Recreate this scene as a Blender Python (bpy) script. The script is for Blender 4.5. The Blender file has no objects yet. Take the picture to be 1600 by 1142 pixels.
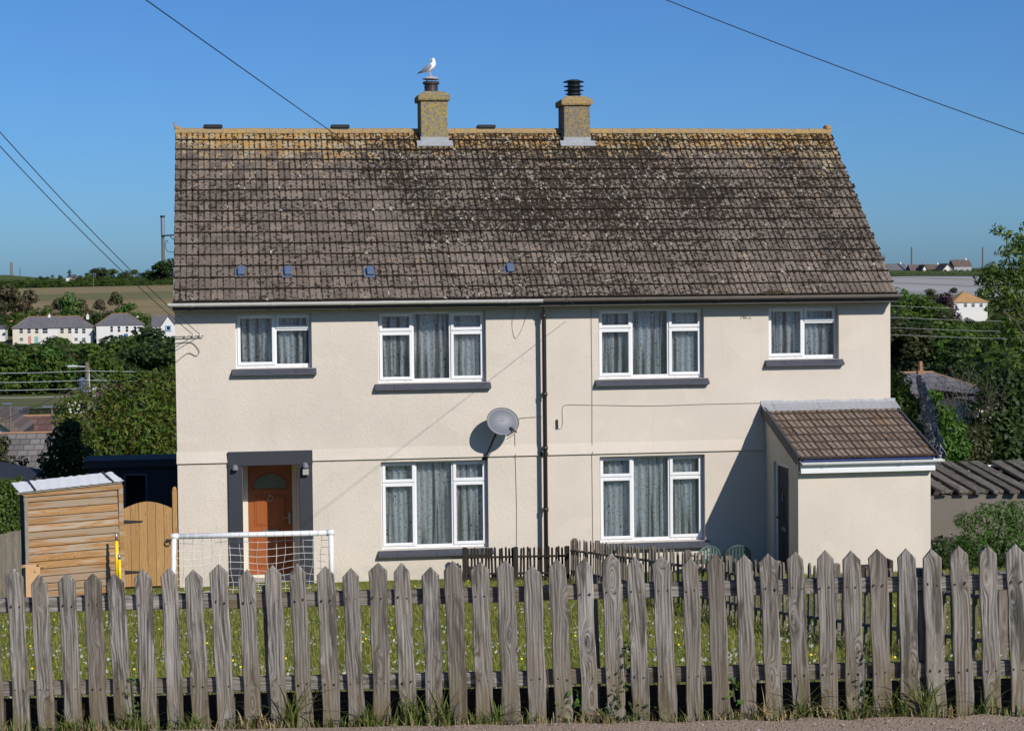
import bpy, math, random
import numpy as np
from mathutils import Vector, Matrix
rnd = random.Random(7)
sc = bpy.context.scene
COL = sc.collection

# ------------------------------------------------------------------ camera, sky, sun, exposure
FPX, CX0, CY0 = 3041.2, 800.0, 571.0                 # focal length in photograph pixels
CAM = np.array([0.8353, -35.0, 5.4123])
RT = np.array([0.98903124, -0.14732254, -0.01064341])
FW = np.array([0.14672779, 0.98820521, -0.04383393])
UP = np.cross(RT, FW)
cd = bpy.data.cameras.new('camera'); cam = bpy.data.objects.new('camera', cd); COL.objects.link(cam)
cd.sensor_width = 36.0; cd.lens = 36.0 * FPX / 1600.0; cd.clip_start = 0.1; cd.clip_end = 6000
cam.matrix_world = Matrix(((RT[0], UP[0], -FW[0], CAM[0]), (RT[1], UP[1], -FW[1], CAM[1]), (RT[2], UP[2], -FW[2], CAM[2]), (0, 0, 0, 1)))
sc.camera = cam

SUN = Vector((0.50, -1.0, 0.70)).normalized()        # towards the sun
W = bpy.data.worlds.new('World'); sc.world = W; W.use_nodes = True
wn = W.node_tree.nodes; wl = W.node_tree.links
sky = wn.new('ShaderNodeTexSky'); sky.sky_type = 'NISHITA'; sky.sun_disc = False
sky.sun_elevation = math.asin(SUN.z); sky.sun_rotation = math.atan2(SUN.x, SUN.y)
sky.altitude = 0; sky.air_density = 0.8; sky.dust_density = 0.6; sky.ozone_density = 8.5
bg = wn['Background']; bg.inputs['Strength'].default_value = 0.098
wb = wn.new('ShaderNodeMix'); wb.data_type = 'RGBA'; wb.blend_type = 'MULTIPLY'; wb.inputs[0].default_value = 1.0   # camera white balance, the same all over the sky
wb.inputs[7].default_value = (0.61, 0.82, 0.98, 1); wl.new(sky.outputs[0], wb.inputs[6])
wl.new(wb.outputs[2], bg.inputs['Color'])
sl = bpy.data.lights.new('sun', 'SUN'); sl.energy = 4.8; sl.angle = math.radians(0.5); sl.color = (1.0, 0.94, 0.86)
so = bpy.data.objects.new('sun', sl); COL.objects.link(so)
so.rotation_euler = SUN.to_track_quat('Z', 'Y').to_euler()
sc.view_settings.view_transform = 'Standard'; sc.view_settings.look = 'None'
sc.view_settings.exposure = 0.0; sc.view_settings.gamma = 1.0
sc.cycles.max_bounces = 6; sc.cycles.transparent_max_bounces = 12
sc.cycles.use_denoising = True

def at(px, py, Y):
    """point of the world seen at photograph pixel (px, py) on the vertical plane y = Y"""
    d = FW + RT * (px - CX0) / FPX - UP * (py - CY0) / FPX
    return CAM + d * ((Y - CAM[1]) / d[1])
def atd(px, py, dep):
    return CAM + dep * (FW + RT * (px - CX0) / FPX - UP * (py - CY0) / FPX)

# ------------------------------------------------------------------ helpers
def tag(o, label=None, cat=None, group=None, kind=None):
    if label: o['label'] = label
    if cat: o['category'] = cat
    if group: o['group'] = group
    if kind: o['kind'] = kind
    return o
def thing(name, label, cat, loc=(0, 0, 0), rz=0.0, group=None):
    o = bpy.data.objects.new(name, None); COL.objects.link(o); o.empty_display_size = 0.2
    o.location = loc; o.rotation_euler = (0, 0, rz)
    return tag(o, label, cat, group)
def inst(name, me, parent=None, loc=None, rot=None, scale=None, mat=None):
    o = bpy.data.objects.new(name, me); COL.objects.link(o)
    if parent: o.parent = parent
    if mat is not None: o.matrix_local = mat
    if loc is not None: o.location = loc
    if rot is not None: o.rotation_euler = rot
    if scale is not None: o.scale = scale
    return o
def mesh_of(name, V, F, mats, smooth=False, mi=None):
    me = bpy.data.meshes.new(name)
    me.from_pydata([tuple(v) for v in V], [], [tuple(f) for f in F])
    for m in (mats if isinstance(mats, (list, tuple)) else [mats]): me.materials.append(m)
    if mi is not None: me.polygons.foreach_set('material_index', mi)
    if smooth: me.polygons.foreach_set('use_smooth', [True] * len(me.polygons))
    me.update()
    return me
def np_mesh(name, V, F, mat, smooth=False):
    """fast build of one mesh from arrays: F is (n,3) or (n,4)"""
    V = np.asarray(V, dtype=np.float32); F = np.asarray(F, dtype=np.int32); k = F.shape[1]
    me = bpy.data.meshes.new(name)
    me.vertices.add(len(V)); me.vertices.foreach_set('co', V.ravel())
    me.loops.add(F.size); me.loops.foreach_set('vertex_index', F.ravel())
    me.polygons.add(len(F)); me.polygons.foreach_set('loop_start', np.arange(0, F.size, k, dtype=np.int32))
    me.polygons.foreach_set('loop_total', np.full(len(F), k, dtype=np.int32))
    if smooth: me.polygons.foreach_set('use_smooth', np.ones(len(F), dtype=bool))
    me.materials.append(mat); me.update(calc_edges=True); me.validate()
    return me

class MB:
    def __init__(s): s.v = []; s.f = []
    def add(s, V, F):
        n = len(s.v); s.v += [tuple(map(float, v)) for v in V]; s.f += [tuple(i + n for i in f) for f in F]; return s
    def box(s, x0, x1, y0, y1, z0, z1, b=0.0):
        if b <= 0:
            V = [(x, y, z) for z in (z0, z1) for y in (y0, y1) for x in (x0, x1)]
            return s.add(V, [(0, 2, 3, 1), (4, 5, 7, 6), (0, 1, 5, 4), (2, 6, 7, 3), (0, 4, 6, 2), (1, 3, 7, 5)])
        # chamfered box
        V = []; idx = {}
        for iz, z in enumerate((z0, z1)):
            for iy, y in enumerate((y0, y1)):
                for ix, x in enumerate((x0, x1)):
                    sx, sy, sz = (1, -1)[ix], (1, -1)[iy], (1, -1)[iz]
                    for ax in range(3):
                        p = [x + sx * b, y + sy * b, z + sz * b]; p[ax] = (x, y, z)[ax]
                        idx[ix, iy, iz, ax] = len(V); V.append(tuple(p))
        F = []
        for a in (0, 1):
            F.append([idx[a, i, j, 0] for i, j in ((0, 0), (1, 0), (1, 1), (0, 1))][:: (1 if a else -1)])
            F.append([idx[i, a, j, 1] for i, j in ((0, 0), (1, 0), (1, 1), (0, 1))][:: (-1 if a else 1)])
            F.append([idx[i, j, a, 2] for i, j in ((0, 0), (1, 0), (1, 1), (0, 1))][:: (1 if a else -1)])
        for i in (0, 1):
            for j in (0, 1):
                F.append([idx[i, j, 0, 0], idx[i, j, 1, 0], idx[i, j, 1, 1], idx[i, j, 0, 1]])
                F.append([idx[i, 0, j, 0], idx[i, 1, j, 0], idx[i, 1, j, 2], idx[i, 0, j, 2]])
                F.append([idx[0, i, j, 1], idx[1, i, j, 1], idx[1, i, j, 2], idx[0, i, j, 2]])
                for k in (0, 1): F.append([idx[i, j, k, 0], idx[i, j, k, 1], idx[i, j, k, 2]]) if True else None
        return s.add(V, F)
    def prism(s, P, axis, a, b):
        """polygon P (2-D) swept along an axis from a to b: axis 0 -> P is (y,z), 1 -> (x,z), 2 -> (x,y)"""
        n = len(P); V = []
        for t in (a, b):
            for p in P: V.append({0: (t, p[0], p[1]), 1: (p[0], t, p[1]), 2: (p[0], p[1], t)}[axis])
        F = [tuple(range(n)), tuple(range(2 * n - 1, n - 1, -1))] + [(i, n + i, n + (i + 1) % n, (i + 1) % n) for i in range(n)]
        return s.add(V, F)
    def tube(s, pts, r, n=6, cap=True):
        pts = [np.array(p, float) for p in pts]; R = r if isinstance(r, (list, tuple)) else [r] * len(pts)
        V = []; F = []; ref = None
        for i, p in enumerate(pts):
            d = pts[min(i + 1, len(pts) - 1)] - pts[max(i - 1, 0)]; d = d / (np.linalg.norm(d) + 1e-9)
            if ref is None: ref = np.array([0, 0, 1.0]) if abs(d[2]) < .9 else np.array([1.0, 0, 0])
            u = np.cross(d, ref); u /= np.linalg.norm(u) + 1e-9; w = np.cross(u, d); ref = w
            for k in range(n):
                a = 2 * math.pi * k / n; V.append(p + R[i] * (u * math.cos(a) + w * math.sin(a)))
        for i in range(len(pts) - 1):
            for k in range(n):
                F.append((i * n + k, i * n + (k + 1) % n, (i + 1) * n + (k + 1) % n, (i + 1) * n + k))
        if cap: F += [tuple(range(n - 1, -1, -1)), tuple(range((len(pts) - 1) * n, len(pts) * n))]
        return s.add(V, F)
    def lathe(s, prof, c=(0, 0, 0), n=16, sx=1.0, sy=1.0):
        V = []; F = []
        for r, z in prof:
            for k in range(n):
                a = 2 * math.pi * k / n; V.append((c[0] + r * math.cos(a) * sx, c[1] + r * math.sin(a) * sy, c[2] + z))
        m = len(prof)
        for i in range(m - 1):
            for k in range(n): F.append((i * n + k, i * n + (k + 1) % n, (i + 1) * n + (k + 1) % n, (i + 1) * n + k))
        F += [tuple(range(n - 1, -1, -1)), tuple(range((m - 1) * n, m * n))]
        return s.add(V, F)
    def xf(s, M):
        s.v = [tuple(M @ Vector(v)) for v in s.v]; return s
    def build(s, name, mat, parent=None, smooth=False):
        return inst(name, mesh_of(name, s.v, s.f, mat, smooth), parent)

# ------------------------------------------------------------------ materials
class NT:
    def __init__(s, name):
        m = bpy.data.materials.new(name); m.use_nodes = True; s.m = m; s.t = m.node_tree; s.n = s.t.nodes; s.l = s.t.links
        s.b = s.n['Principled BSDF']; s.out = s.n['Material Output']
    def node(s, typ, **kw):
        n = s.n.new(typ)
        for k, v in kw.items(): setattr(n, k, v)
        return n
    def put(s, sock, v):
        if isinstance(v, bpy.types.NodeSocket): s.l.new(v, sock)
        elif isinstance(v, (tuple, list)) and len(v) == 3 and sock.type == 'RGBA': sock.default_value = (*v, 1)
        else: sock.default_value = v
    def pos(s): return s.node('ShaderNodeNewGeometry').outputs['Position']
    def obj(s, off=True):
        o = s.node('ShaderNodeTexCoord').outputs['Object']
        if not off: return o
        r = s.math('MULTIPLY', s.rand(), 91.7)
        a = s.node('ShaderNodeVectorMath', operation='ADD'); s.l.new(o, a.inputs[0]); s.l.new(r, a.inputs[1]); return a.outputs[0]
    def rand(s): return s.node('ShaderNodeObjectInfo').outputs['Random']
    def island(s): return s.node('ShaderNodeNewGeometry').outputs['Random Per Island']
    def scale(s, v, sc_):
        m = s.node('ShaderNodeVectorMath', operation='MULTIPLY'); s.put(m.inputs[0], v); m.inputs[1].default_value = sc_; return m.outputs[0]
    def vadd(s, a, b):
        m = s.node('ShaderNodeVectorMath', operation='ADD'); s.put(m.inputs[0], a); s.put(m.inputs[1], b); return m.outputs[0]
    def sep(s, v):
        m = s.node('ShaderNodeSeparateXYZ'); s.put(m.inputs[0], v); return m.outputs
    def comb(s, x, y, z):
        m = s.node('ShaderNodeCombineXYZ'); s.put(m.inputs[0], x); s.put(m.inputs[1], y); s.put(m.inputs[2], z); return m.outputs[0]
    def noise(s, v, scale, detail=4, rough=.55, dist=0.0, col=False):
        n = s.node('ShaderNodeTexNoise'); s.put(n.inputs['Vector'], v); n.inputs['Scale'].default_value = scale
        n.inputs['Detail'].default_value = detail; n.inputs['Roughness'].default_value = rough; n.inputs['Distortion'].default_value = dist
        return n.outputs['Color' if col else 'Fac']
    def vor(s, v, scale, out='Distance', feature='F1', rnd_=1.0):
        n = s.node('ShaderNodeTexVoronoi', feature=feature); s.put(n.inputs['Vector'], v); n.inputs['Scale'].default_value = scale
        n.inputs['Randomness'].default_value = rnd_; return n.outputs[out]
    def white(s, v):
        n = s.node('ShaderNodeTexWhiteNoise', noise_dimensions='3D'); s.put(n.inputs['Vector'], v); return n.outputs['Value']
    def math(s, op, a, b=0.0, c=0.0, clamp=False):
        n = s.node('ShaderNodeMath', operation=op); n.use_clamp = clamp
        s.put(n.inputs[0], a); s.put(n.inputs[1], b); s.put(n.inputs[2], c); return n.outputs[0]
    def ramp(s, fac, stops, interp='LINEAR'):
        n = s.node('ShaderNodeValToRGB'); s.put(n.inputs[0], fac); e = n.color_ramp.elements; n.color_ramp.interpolation = interp
        while len(e) < len(stops): e.new(.5)
        for k, (p, c) in zip(e, stops):
            k.position = p; k.color = (c, c, c, 1) if isinstance(c, (int, float)) else (*c, 1)
        return n.outputs[0]
    def step(s, v, a, b):
        n = s.node('ShaderNodeMapRange'); n.interpolation_type = 'SMOOTHSTEP'; s.put(n.inputs['Value'], v)
        n.inputs['From Min'].default_value = a; n.inputs['From Max'].default_value = b; return n.outputs[0]
    def mix(s, f, a, b, mode='MIX'):
        n = s.node('ShaderNodeMix', data_type='RGBA', blend_type=mode); s.put(n.inputs[0], f); s.put(n.inputs[6], a); s.put(n.inputs[7], b); return n.outputs[2]
    def bump(s, h, dist=.01, strength=1.0):
        n = s.node('ShaderNodeBump'); s.put(n.inputs['Height'], h); n.inputs['Distance'].default_value = dist; n.inputs['Strength'].default_value = strength
        s.l.new(n.outputs[0], s.b.inputs['Normal']); return n
    def fin(s, col, rough=.8, metal=0.0, spec=None):
        s.put(s.b.inputs['Base Color'], col); s.put(s.b.inputs['Roughness'], rough); s.b.inputs['Metallic'].default_value = metal
        if spec is not None: s.b.inputs['Specular IOR Level'].default_value = spec
        return s.m

def plain(name, col, rough=.6, metal=0.0, var=.12, scale=9.0, bump=0.0, bscale=60.0, spec=None):
    t = NT(name); p = t.pos(); n = t.noise(p, scale, 5)
    c = t.mix(n, tuple(x * (1 - var) for x in col), tuple(min(1, x * (1 + var)) for x in col))
    if bump: t.bump(t.noise(p, bscale, 4), bump)
    return t.fin(c, rough, metal, spec)

def m_render(name, base=(.566, .510, .440), strong=1.0):
    t = NT(name); p = t.pos(); x, y, z = t.sep(p)
    big = t.noise(p, .55, 5, .6); st = t.noise(t.scale(p, (5, 5, .6)), 1.0, 5, .6)
    c = t.mix(t.step(big, .3, .7), tuple(v * .93 for v in base), tuple(v * 1.04 for v in base))
    rep = t.step(t.noise(t.scale(p, (.9, .9, 1.3)), 1.0, 2, .4), .60, .62); c = t.mix(t.math('MULTIPLY', rep, .35), c, tuple(v * 1.07 for v in base))
    crk = t.step(t.vor(t.vadd(p, t.scale(t.noise(p, 2.5, 4, .6, col=True), (.5, .5, .5))), .75, 'Distance', 'DISTANCE_TO_EDGE'), .006, .0015); c = t.mix(t.math('MULTIPLY', t.math('MULTIPLY', crk, t.step(t.noise(p, .9, 2), .52, .60)), .13), c, (.30, .26, .21))
    c = t.mix(t.math('MULTIPLY', t.step(st, .55, .75), .38), c, tuple(v * f for v, f in zip(base, (.86, .84, .80))))
    foot = t.math('MULTIPLY', t.step(z, .45, .0), t.step(t.noise(p, 3, 5), .35, .7))
    c = t.mix(t.math('MULTIPLY', foot, .4), c, (.36, .33, .25))
    w = t.noise(p, 9, 3, .5, col=True)
    pw = t.vadd(p, t.scale(w, (.10, .10, .10)))
    tr = t.noise(t.scale(pw, (24, 24, 17)), 1.0, 3, .55, 1.2)                 # trowelled swirl
    fine = t.noise(p, 95, 3, .6)
    smooth_half = t.math('SUBTRACT', 1.0, t.math('MULTIPLY', t.step(x, 6.4, 6.8), .55))
    h = t.math('ADD', t.math('MULTIPLY', t.math('MULTIPLY', t.step(tr, .40, .66), .55), smooth_half), t.math('MULTIPLY', fine, .35))
    t.bump(h, .0060 * strong, .7)
    return t.fin(c, .93, spec=.2)
M = {}
M['render'] = m_render('cream_render')
M['navy'] = plain('dark_navy_paint', (.022, .024, .034), .55, bump=.003, bscale=50, var=.2)
M['upvc'] = plain('white_upvc', (.70, .71, .72), .32, var=.03)
M['sill'] = plain('slate_sill_paint', (.050, .055, .072), .5, bump=.003, var=.25)
M['lead'] = plain('weathered_lead', (.29, .30, .32), .55, .0, var=.3, scale=14, bump=.01, bscale=18)
M['brown_plastic'] = plain('dark_brown_plastic', (.028, .024, .022), .35)
M['fascia'] = plain('dark_fascia_board', (.045, .038, .032), .6, var=.35, scale=4)
M['gutter_pale'] = plain('pale_grey_gutter', (.55, .54, .52), .4, var=.12)
M['gutter_dark'] = plain('grey_brown_gutter', (.16, .14, .125), .45, var=.2)
M['black'] = plain('black_plastic', (.015, .015, .017), .4)
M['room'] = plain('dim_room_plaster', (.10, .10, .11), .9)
M['white_paint'] = plain('white_paint', (.68, .69, .70), .4, var=.05)
M['blue'] = plain('blue_underlay', (.025, .05, .20), .5)
M['steel'] = plain('dull_steel', (.35, .36, .38), .35, .8)
M['dish'] = plain('grey_dish_mesh', (.13, .14, .165), .5, .0, var=.06)
M['yellow'] = plain('yellow_paint', (.80, .55, .01), .35)
M['cable'] = plain('wall_cable_sheath', (.30, .27, .22), .7)
M['wire'] = plain('black_line_wire', (.012, .012, .014), .5)
M['pale_wire'] = plain('pale_line_wire', (.42, .45, .46), .5)
M['vent'] = plain('blue_grey_vent', (.085, .12, .20), .45)
M['door_brown'] = plain('orange_brown_door', (.27, .074, .015), .45, var=.15, scale=30, bump=.001, bscale=200)
M['iron'] = plain('black_iron', (.02, .02, .02), .5)
M['cream_upvc'] = plain('cream_frame', (.62, .58, .48), .4, var=.04)

def m_glass(name, tint=(.97, .98, .98), refl=1.0):
    t = NT(name); tr = t.node('ShaderNodeBsdfTransparent'); tr.inputs[0].default_value = (*tint, 1)
    g = t.node('ShaderNodeBsdfGlossy'); g.inputs['Roughness'].default_value = .02
    f = t.node('ShaderNodeFresnel'); f.inputs[0].default_value = 1.52
    mx = t.node('ShaderNodeMixShader'); t.l.new(t.math('MULTIPLY', f.outputs[0], refl, clamp=True), mx.inputs[0])
    t.l.new(tr.outputs[0], mx.inputs[1]); t.l.new(g.outputs[0], mx.inputs[2]); t.l.new(mx.outputs[0], t.out.inputs[0])
    return t.m
M['glass'] = m_glass('window_glass', refl=1.6)
def m_lace(name, base, sx, thr):
    t = NT(name); o = t.node('ShaderNodeTexCoord').outputs['UV']; u, v, _ = t.sep(o)
    q = t.comb(u, v, 0.0)
    n = t.noise(q, sx, 3, .6, .6); ring = t.math('ABSOLUTE', t.math('SINE', t.math('MULTIPLY', t.vor(q, sx * .42), 14.0)))
    fac = t.step(t.math('ADD', t.math('MULTIPLY', n, .75), t.math('MULTIPLY', ring, .25)), thr - .05, thr + .06)
    colm = t.noise(t.comb(t.math('MULTIPLY', u, 7.0), t.math('MULTIPLY', v, .4), 3.0), 1.0, 2, .5); fac = t.math('MULTIPLY', fac, t.math('ADD', t.math('MULTIPLY', t.step(colm, .36, .50), .76), .24))
    d = t.node('ShaderNodeBsdfDiffuse'); d.inputs[0].default_value = (*base, 1)
    tl = t.node('ShaderNodeBsdfTranslucent'); tl.inputs[0].default_value = (*base, 1)
    a = t.node('ShaderNodeMixShader'); a.inputs[0].default_value = .10; t.l.new(d.outputs[0], a.inputs[1]); t.l.new(tl.outputs[0], a.inputs[2])
    tr = t.node('ShaderNodeBsdfTransparent'); tr.inputs[0].default_value = (.8, .8, .8, 1)
    b = t.node('ShaderNodeMixShader'); t.l.new(t.math('ADD', t.math('MULTIPLY', fac, .93), .07), b.inputs[0]); t.l.new(tr.outputs[0], b.inputs[1]); t.l.new(a.outputs[0], b.inputs[2])
    t.l.new(b.outputs[0], t.out.inputs[0]); return t.m
M['lace'] = m_lace('white_lace', (.92, .97, .97), 17.0, .38)
M['lace2'] = m_lace('fine_white_lace', (.90, .97, .98), 21.0, .38)

ZR = 8.37
def m_tile(name, ridge=True, base=((.104, .080, .062), (.205, .163, .128)), porch=False):
    """concrete tile: each tile its own tone, dark moss in the laps, pale lichen spots, ochre lichen towards the ridge"""
    t = NT(name); p = t.pos(); x, y, z = t.sep(p)
    r = t.rand() if not ridge else t.white(t.comb(t.math('FLOOR', t.math('DIVIDE', t.math('ADD', x, .01), .2166)), t.math('FLOOR', t.math('DIVIDE', t.math('SUBTRACT', z, 5.06), .2047)), 1.0))
    c = t.mix(r, base[0], base[1])
    c = t.mix(t.math('MULTIPLY', t.noise(p, 26, 5, .7), .5), c, (.19, .17, .15))
    spots = t.step(t.noise(p, 70, 3, .6), .62, .72)
    c = t.mix(t.math('MULTIPLY', spots, .6), c, (.04, .034, .03))
    if not porch:
        up = t.math('DIVIDE', t.math('SUBTRACT', z, 5.0), 3.4)
        patch = t.noise(t.scale(p, (.55, .55, .9)), 1.0, 4, .6)
        och = t.math('ADD', t.math('MULTIPLY', t.math('POWER', t.math('MAXIMUM', up, 0.0), 9.0), 1.45), t.math('ADD', t.math('MULTIPLY', t.math('SUBTRACT', patch, .5), .45), t.math('MULTIPLY', t.math('SUBTRACT', r, .5), .32)))
        edge = t.math('MULTIPLY', t.step(x, 11.9, 13.3), .16)
        och = t.math('ADD', och, t.math('ADD', t.math('MULTIPLY', edge, up), t.math('MULTIPLY', t.math('SUBTRACT', t.noise(p, 8, 4, .75), .5), 2.0)))
        oc = t.mix(t.noise(p, 11, 4), (.38, .25, .09), (.45, .24, .065)); oc = t.mix(t.step(t.noise(p, 4, 3), .46, .66), oc, (.40, .34, .21))
        c = t.mix(t.math('MULTIPLY', t.step(och, .22, .66), .88), c, oc)
        bx_ = t.math('SUBTRACT', 1.0, t.math('MULTIPLY', t.math('ABSOLUTE', t.math('SUBTRACT', x, 7.8)), .14), clamp=True)
        pale = t.step(t.noise(p, 26, 3, .55, .8), .605, .65)
        zone = t.math('MULTIPLY', t.step(t.noise(p, .8, 3), .30, .58), t.step(bx_, .1, .7))
        c = t.mix(t.math('MULTIPLY', t.math('MULTIPLY', pale, zone), .9), c, (.44, .42, .38))
        orange = t.step(t.noise(p, 9, 2, .5), .76, .80)
        c = t.mix(t.math('MULTIPLY', orange, .8), c, (.40, .17, .035))
        bias = t.math('ADD', t.math('MULTIPLY', t.math('SUBTRACT', t.noise(p, .7, 3), .5), .35), t.math('MULTIPLY', t.math('MULTIPLY', bx_, t.step(up, .05, .55)), .13))
        fx = t.math('FRACT', t.math('DIVIDE', t.math('ADD', x, .007), .21662)); gro = t.math('MAXIMUM', t.step(t.math('ABSOLUTE', t.math('SUBTRACT', fx, .49)), .12, .02), t.step(t.math('ABSOLUTE', t.math('SUBTRACT', fx, .97)), .10, .02))
        moss = t.step(t.math('ADD', t.math('ADD', t.noise(p, 13, 4, .65, .5), bias), t.math('MULTIPLY', gro, .085)), .575, .615)
        c = t.mix(t.math('MULTIPLY', moss, .92), c, (.022, .016, .012))
        t.bump(t.math('ADD', t.noise(p, 60, 4, .7), t.math('MULTIPLY', moss, 1.2)), .006)
    else:
        och = t.step(t.math('ADD', t.noise(p, 6.5, 4, .7), t.math('MULTIPLY', t.math('SUBTRACT', t.white(t.comb(r, r, r)), .5), .22)), .61, .72)
        c = t.mix(t.math('MULTIPLY', och, .65), c, (.33, .175, .075))
        moss = t.step(t.noise(p, 15, 4, .65, .5), .58, .64)
        c = t.mix(t.math('MULTIPLY', moss, .9), c, (.03, .02, .014)); pale = t.step(t.noise(p, 30, 3), .68, .72)
        c = t.mix(t.math('MULTIPLY', pale, .8), c, (.42, .39, .34))
        t.bump(t.noise(p, 60, 4, .7), .005)
    return t.fin(c, .95, spec=.15)
M['tile'] = m_tile('mossy_concrete_tile')
M['porch_tile'] = m_tile('porch_concrete_tile', ridge=False, base=((.14, .095, .068), (.28, .21, .155)), porch=True)
M['verge'] = plain('dark_verge_tile', (.045, .045, .055), .7, var=.3)
def m_lichen(name, base, och, amt):
    t = NT(name); p = t.pos(); n = t.noise(p, 18, 5, .7, .6); b = t.noise(p, 45, 4, .7)
    c = t.mix(t.step(b, .35, .65), tuple(v * .5 for v in base), base)
    c = t.mix(t.math('MULTIPLY', t.step(n, amt, amt + .12), .9), c, och)
    c = t.mix(t.math('MULTIPLY', t.step(t.noise(p, 5, 3), .6, .75), .6), c, (.36, .17, .03))
    t.bump(t.math('ADD', b, n), .016); return t.fin(c, .95, spec=.15)
M['chimney'] = m_lichen('lichened_chimney_render', (.27, .25, .21), (.36, .27, .075), .45)
M['chimney2'] = m_lichen('grey_chimney_render', (.25, .22, .18), (.34, .24, .085), .48)
M['ridge'] = m_lichen('ochre_ridge_tile', (.36, .29, .19), (.42, .27, .09), .44)
def m_moss():
    t = NT('dark_moss'); i = t.island()
    c = t.ramp(i, [(0, (.018, .012, .009)), (.74, (.035, .024, .016)), (.86, (.05, .04, .02)), (.91, (.26, .24, .21)), (1, (.36, .34, .30))]); return t.fin(c, 1.0, spec=.05)
M['moss'] = m_moss()

def m_wood(name, dark, light, tint, axis='Z', freq=1.0, tintamt=.5, green=True, grey=None, stain=None):
    t = NT(name); o = t.obj()
    if axis == 'X':
        a = t.sep(o); o = t.comb(a[2], a[1], a[0])
    x, y, z = t.sep(o)
    kv = t.comb(t.math('MULTIPLY', x, 9.0), 0.0, t.math('MULTIPLY', z, 2.6))
    kd = t.vor(kv, 1.0); kn = t.step(kd, .40, .0)
    wob = t.noise(t.scale(o, (6, 6, 1.3)), 1.0, 3, .5)
    xs = t.math('ADD', t.math('ADD', x, t.math('MULTIPLY', t.math('SUBTRACT', wob, .5), .06)), t.math('MULTIPLY', kn, .07))
    line = t.math('SINE', t.math('MULTIPLY', t.math('ADD', xs, t.math('MULTIPLY', wob, .05)), 330.0 * freq))
    fib = t.noise(t.comb(t.math('MULTIPLY', xs, 160.0 * freq), t.math('MULTIPLY', y, 30.0), t.math('MULTIPLY', z, 3.5)), 1.0, 6, .7)
    g = t.math('ADD', t.math('MULTIPLY', fib, .80), t.math('MULTIPLY', line, .055))
    c = t.mix(t.step(g, .22, .62), dark, light)
    bl = t.noise(t.scale(o, (9, 9, 1.6)), 1.0, 4, .6)
    c = t.mix(t.math('MULTIPLY', t.step(bl, .5, .72), tintamt), c, tint)
    if grey is not None:
        gn = t.math('ADD', t.noise(t.scale(o, (14, 8, 1.0)), 1.0, 4, .6), t.math('MULTIPLY', t.math('SUBTRACT', t.rand(), .5), .22)); c = t.mix(t.math('MULTIPLY', t.step(gn, .48, .60), .8), c, grey)
    if stain is not None:
        sn = t.noise(t.scale(o, (15, 8, 2.2)), 1.0, 5, .65, .4); c = t.mix(t.math('MULTIPLY', t.step(sn, .51, .63), .8), c, stain)
        pl = t.noise(t.scale(t.vadd(o, (3.3, 7.7, 1.1)), (18, 8, 1.5)), 1.0, 4, .6); c = t.mix(t.math('MULTIPLY', t.step(pl, .55, .70), .55), c, tuple(v * 1.15 for v in light))
    core = t.step(kd, .10, .04)
    c = t.mix(t.math('MULTIPLY', core, .8), c, tuple(v * .4 for v in dark))
    crack = t.step(t.noise(t.comb(t.math('MULTIPLY', x, 60.0), 0.0, t.math('MULTIPLY', z, 1.6)), 1.0, 3, .5), .67, .72)
    c = t.mix(t.math('MULTIPLY', crack, .7), c, tuple(v * .35 for v in dark))
    c = t.mix(t.math('MULTIPLY', t.math('MAXIMUM', t.math('SUBTRACT', t.rand(), .35), 0.0), .75), c, tuple(v * .5 for v in tint), 'MIX')
    if green:
        oz = t.sep(t.obj(False))[2]
        lo = t.math('MULTIPLY', t.step(oz, .55, .0), t.step(t.noise(t.scale(o, (12, 12, 4)), 1.0, 4), .30, .65))
        c = t.mix(t.math('MULTIPLY', lo, .75), c, (.15, .115, .055))
    t.bump(t.math('SUBTRACT', t.math('ADD', g, t.math('MULTIPLY', kn, .3)), crack), .004, .9)
    return t.fin(c, .88, spec=.2)
M['picket'] = m_wood('weathered_grey_wood', (.065, .057, .047), (.39, .367, .335), (.20, .16, .115), stain=(.045, .041, .034))
M['old_wood'] = m_wood('shade_board_dark_wood', (.035, .030, .026), (.10, .088, .075), (.05, .04, .03), green=False)
M['grey_board'] = m_wood('silvered_board', (.16, .14, .11), (.36, .33, .27), (.26, .22, .15))
M['shed'] = m_wood('honey_shed_board', (.23, .12, .05), (.45, .265, .115), (.36, .19, .07), axis='X', freq=.6, green=False, grey=(.37, .33, .27))
M['gate'] = m_wood('new_larch_board', (.31, .175, .07), (.46, .285, .125), (.39, .225, .09), freq=.5, green=False)
M['divider'] = m_wood('dark_stained_picket', (.020, .017, .015), (.055, .046, .038), (.03, .025, .02), green=False)
M['divider2'] = m_wood('half_weathered_picket', (.09, .075, .06), (.24, .21, .175), (.13, .105, .08), green=False)
M['beam'] = m_wood('rotting_beam', (.045, .04, .034), (.25, .225, .195), (.12, .10, .08), axis='Z', green=False, stain=(.05, .045, .038))

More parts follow.
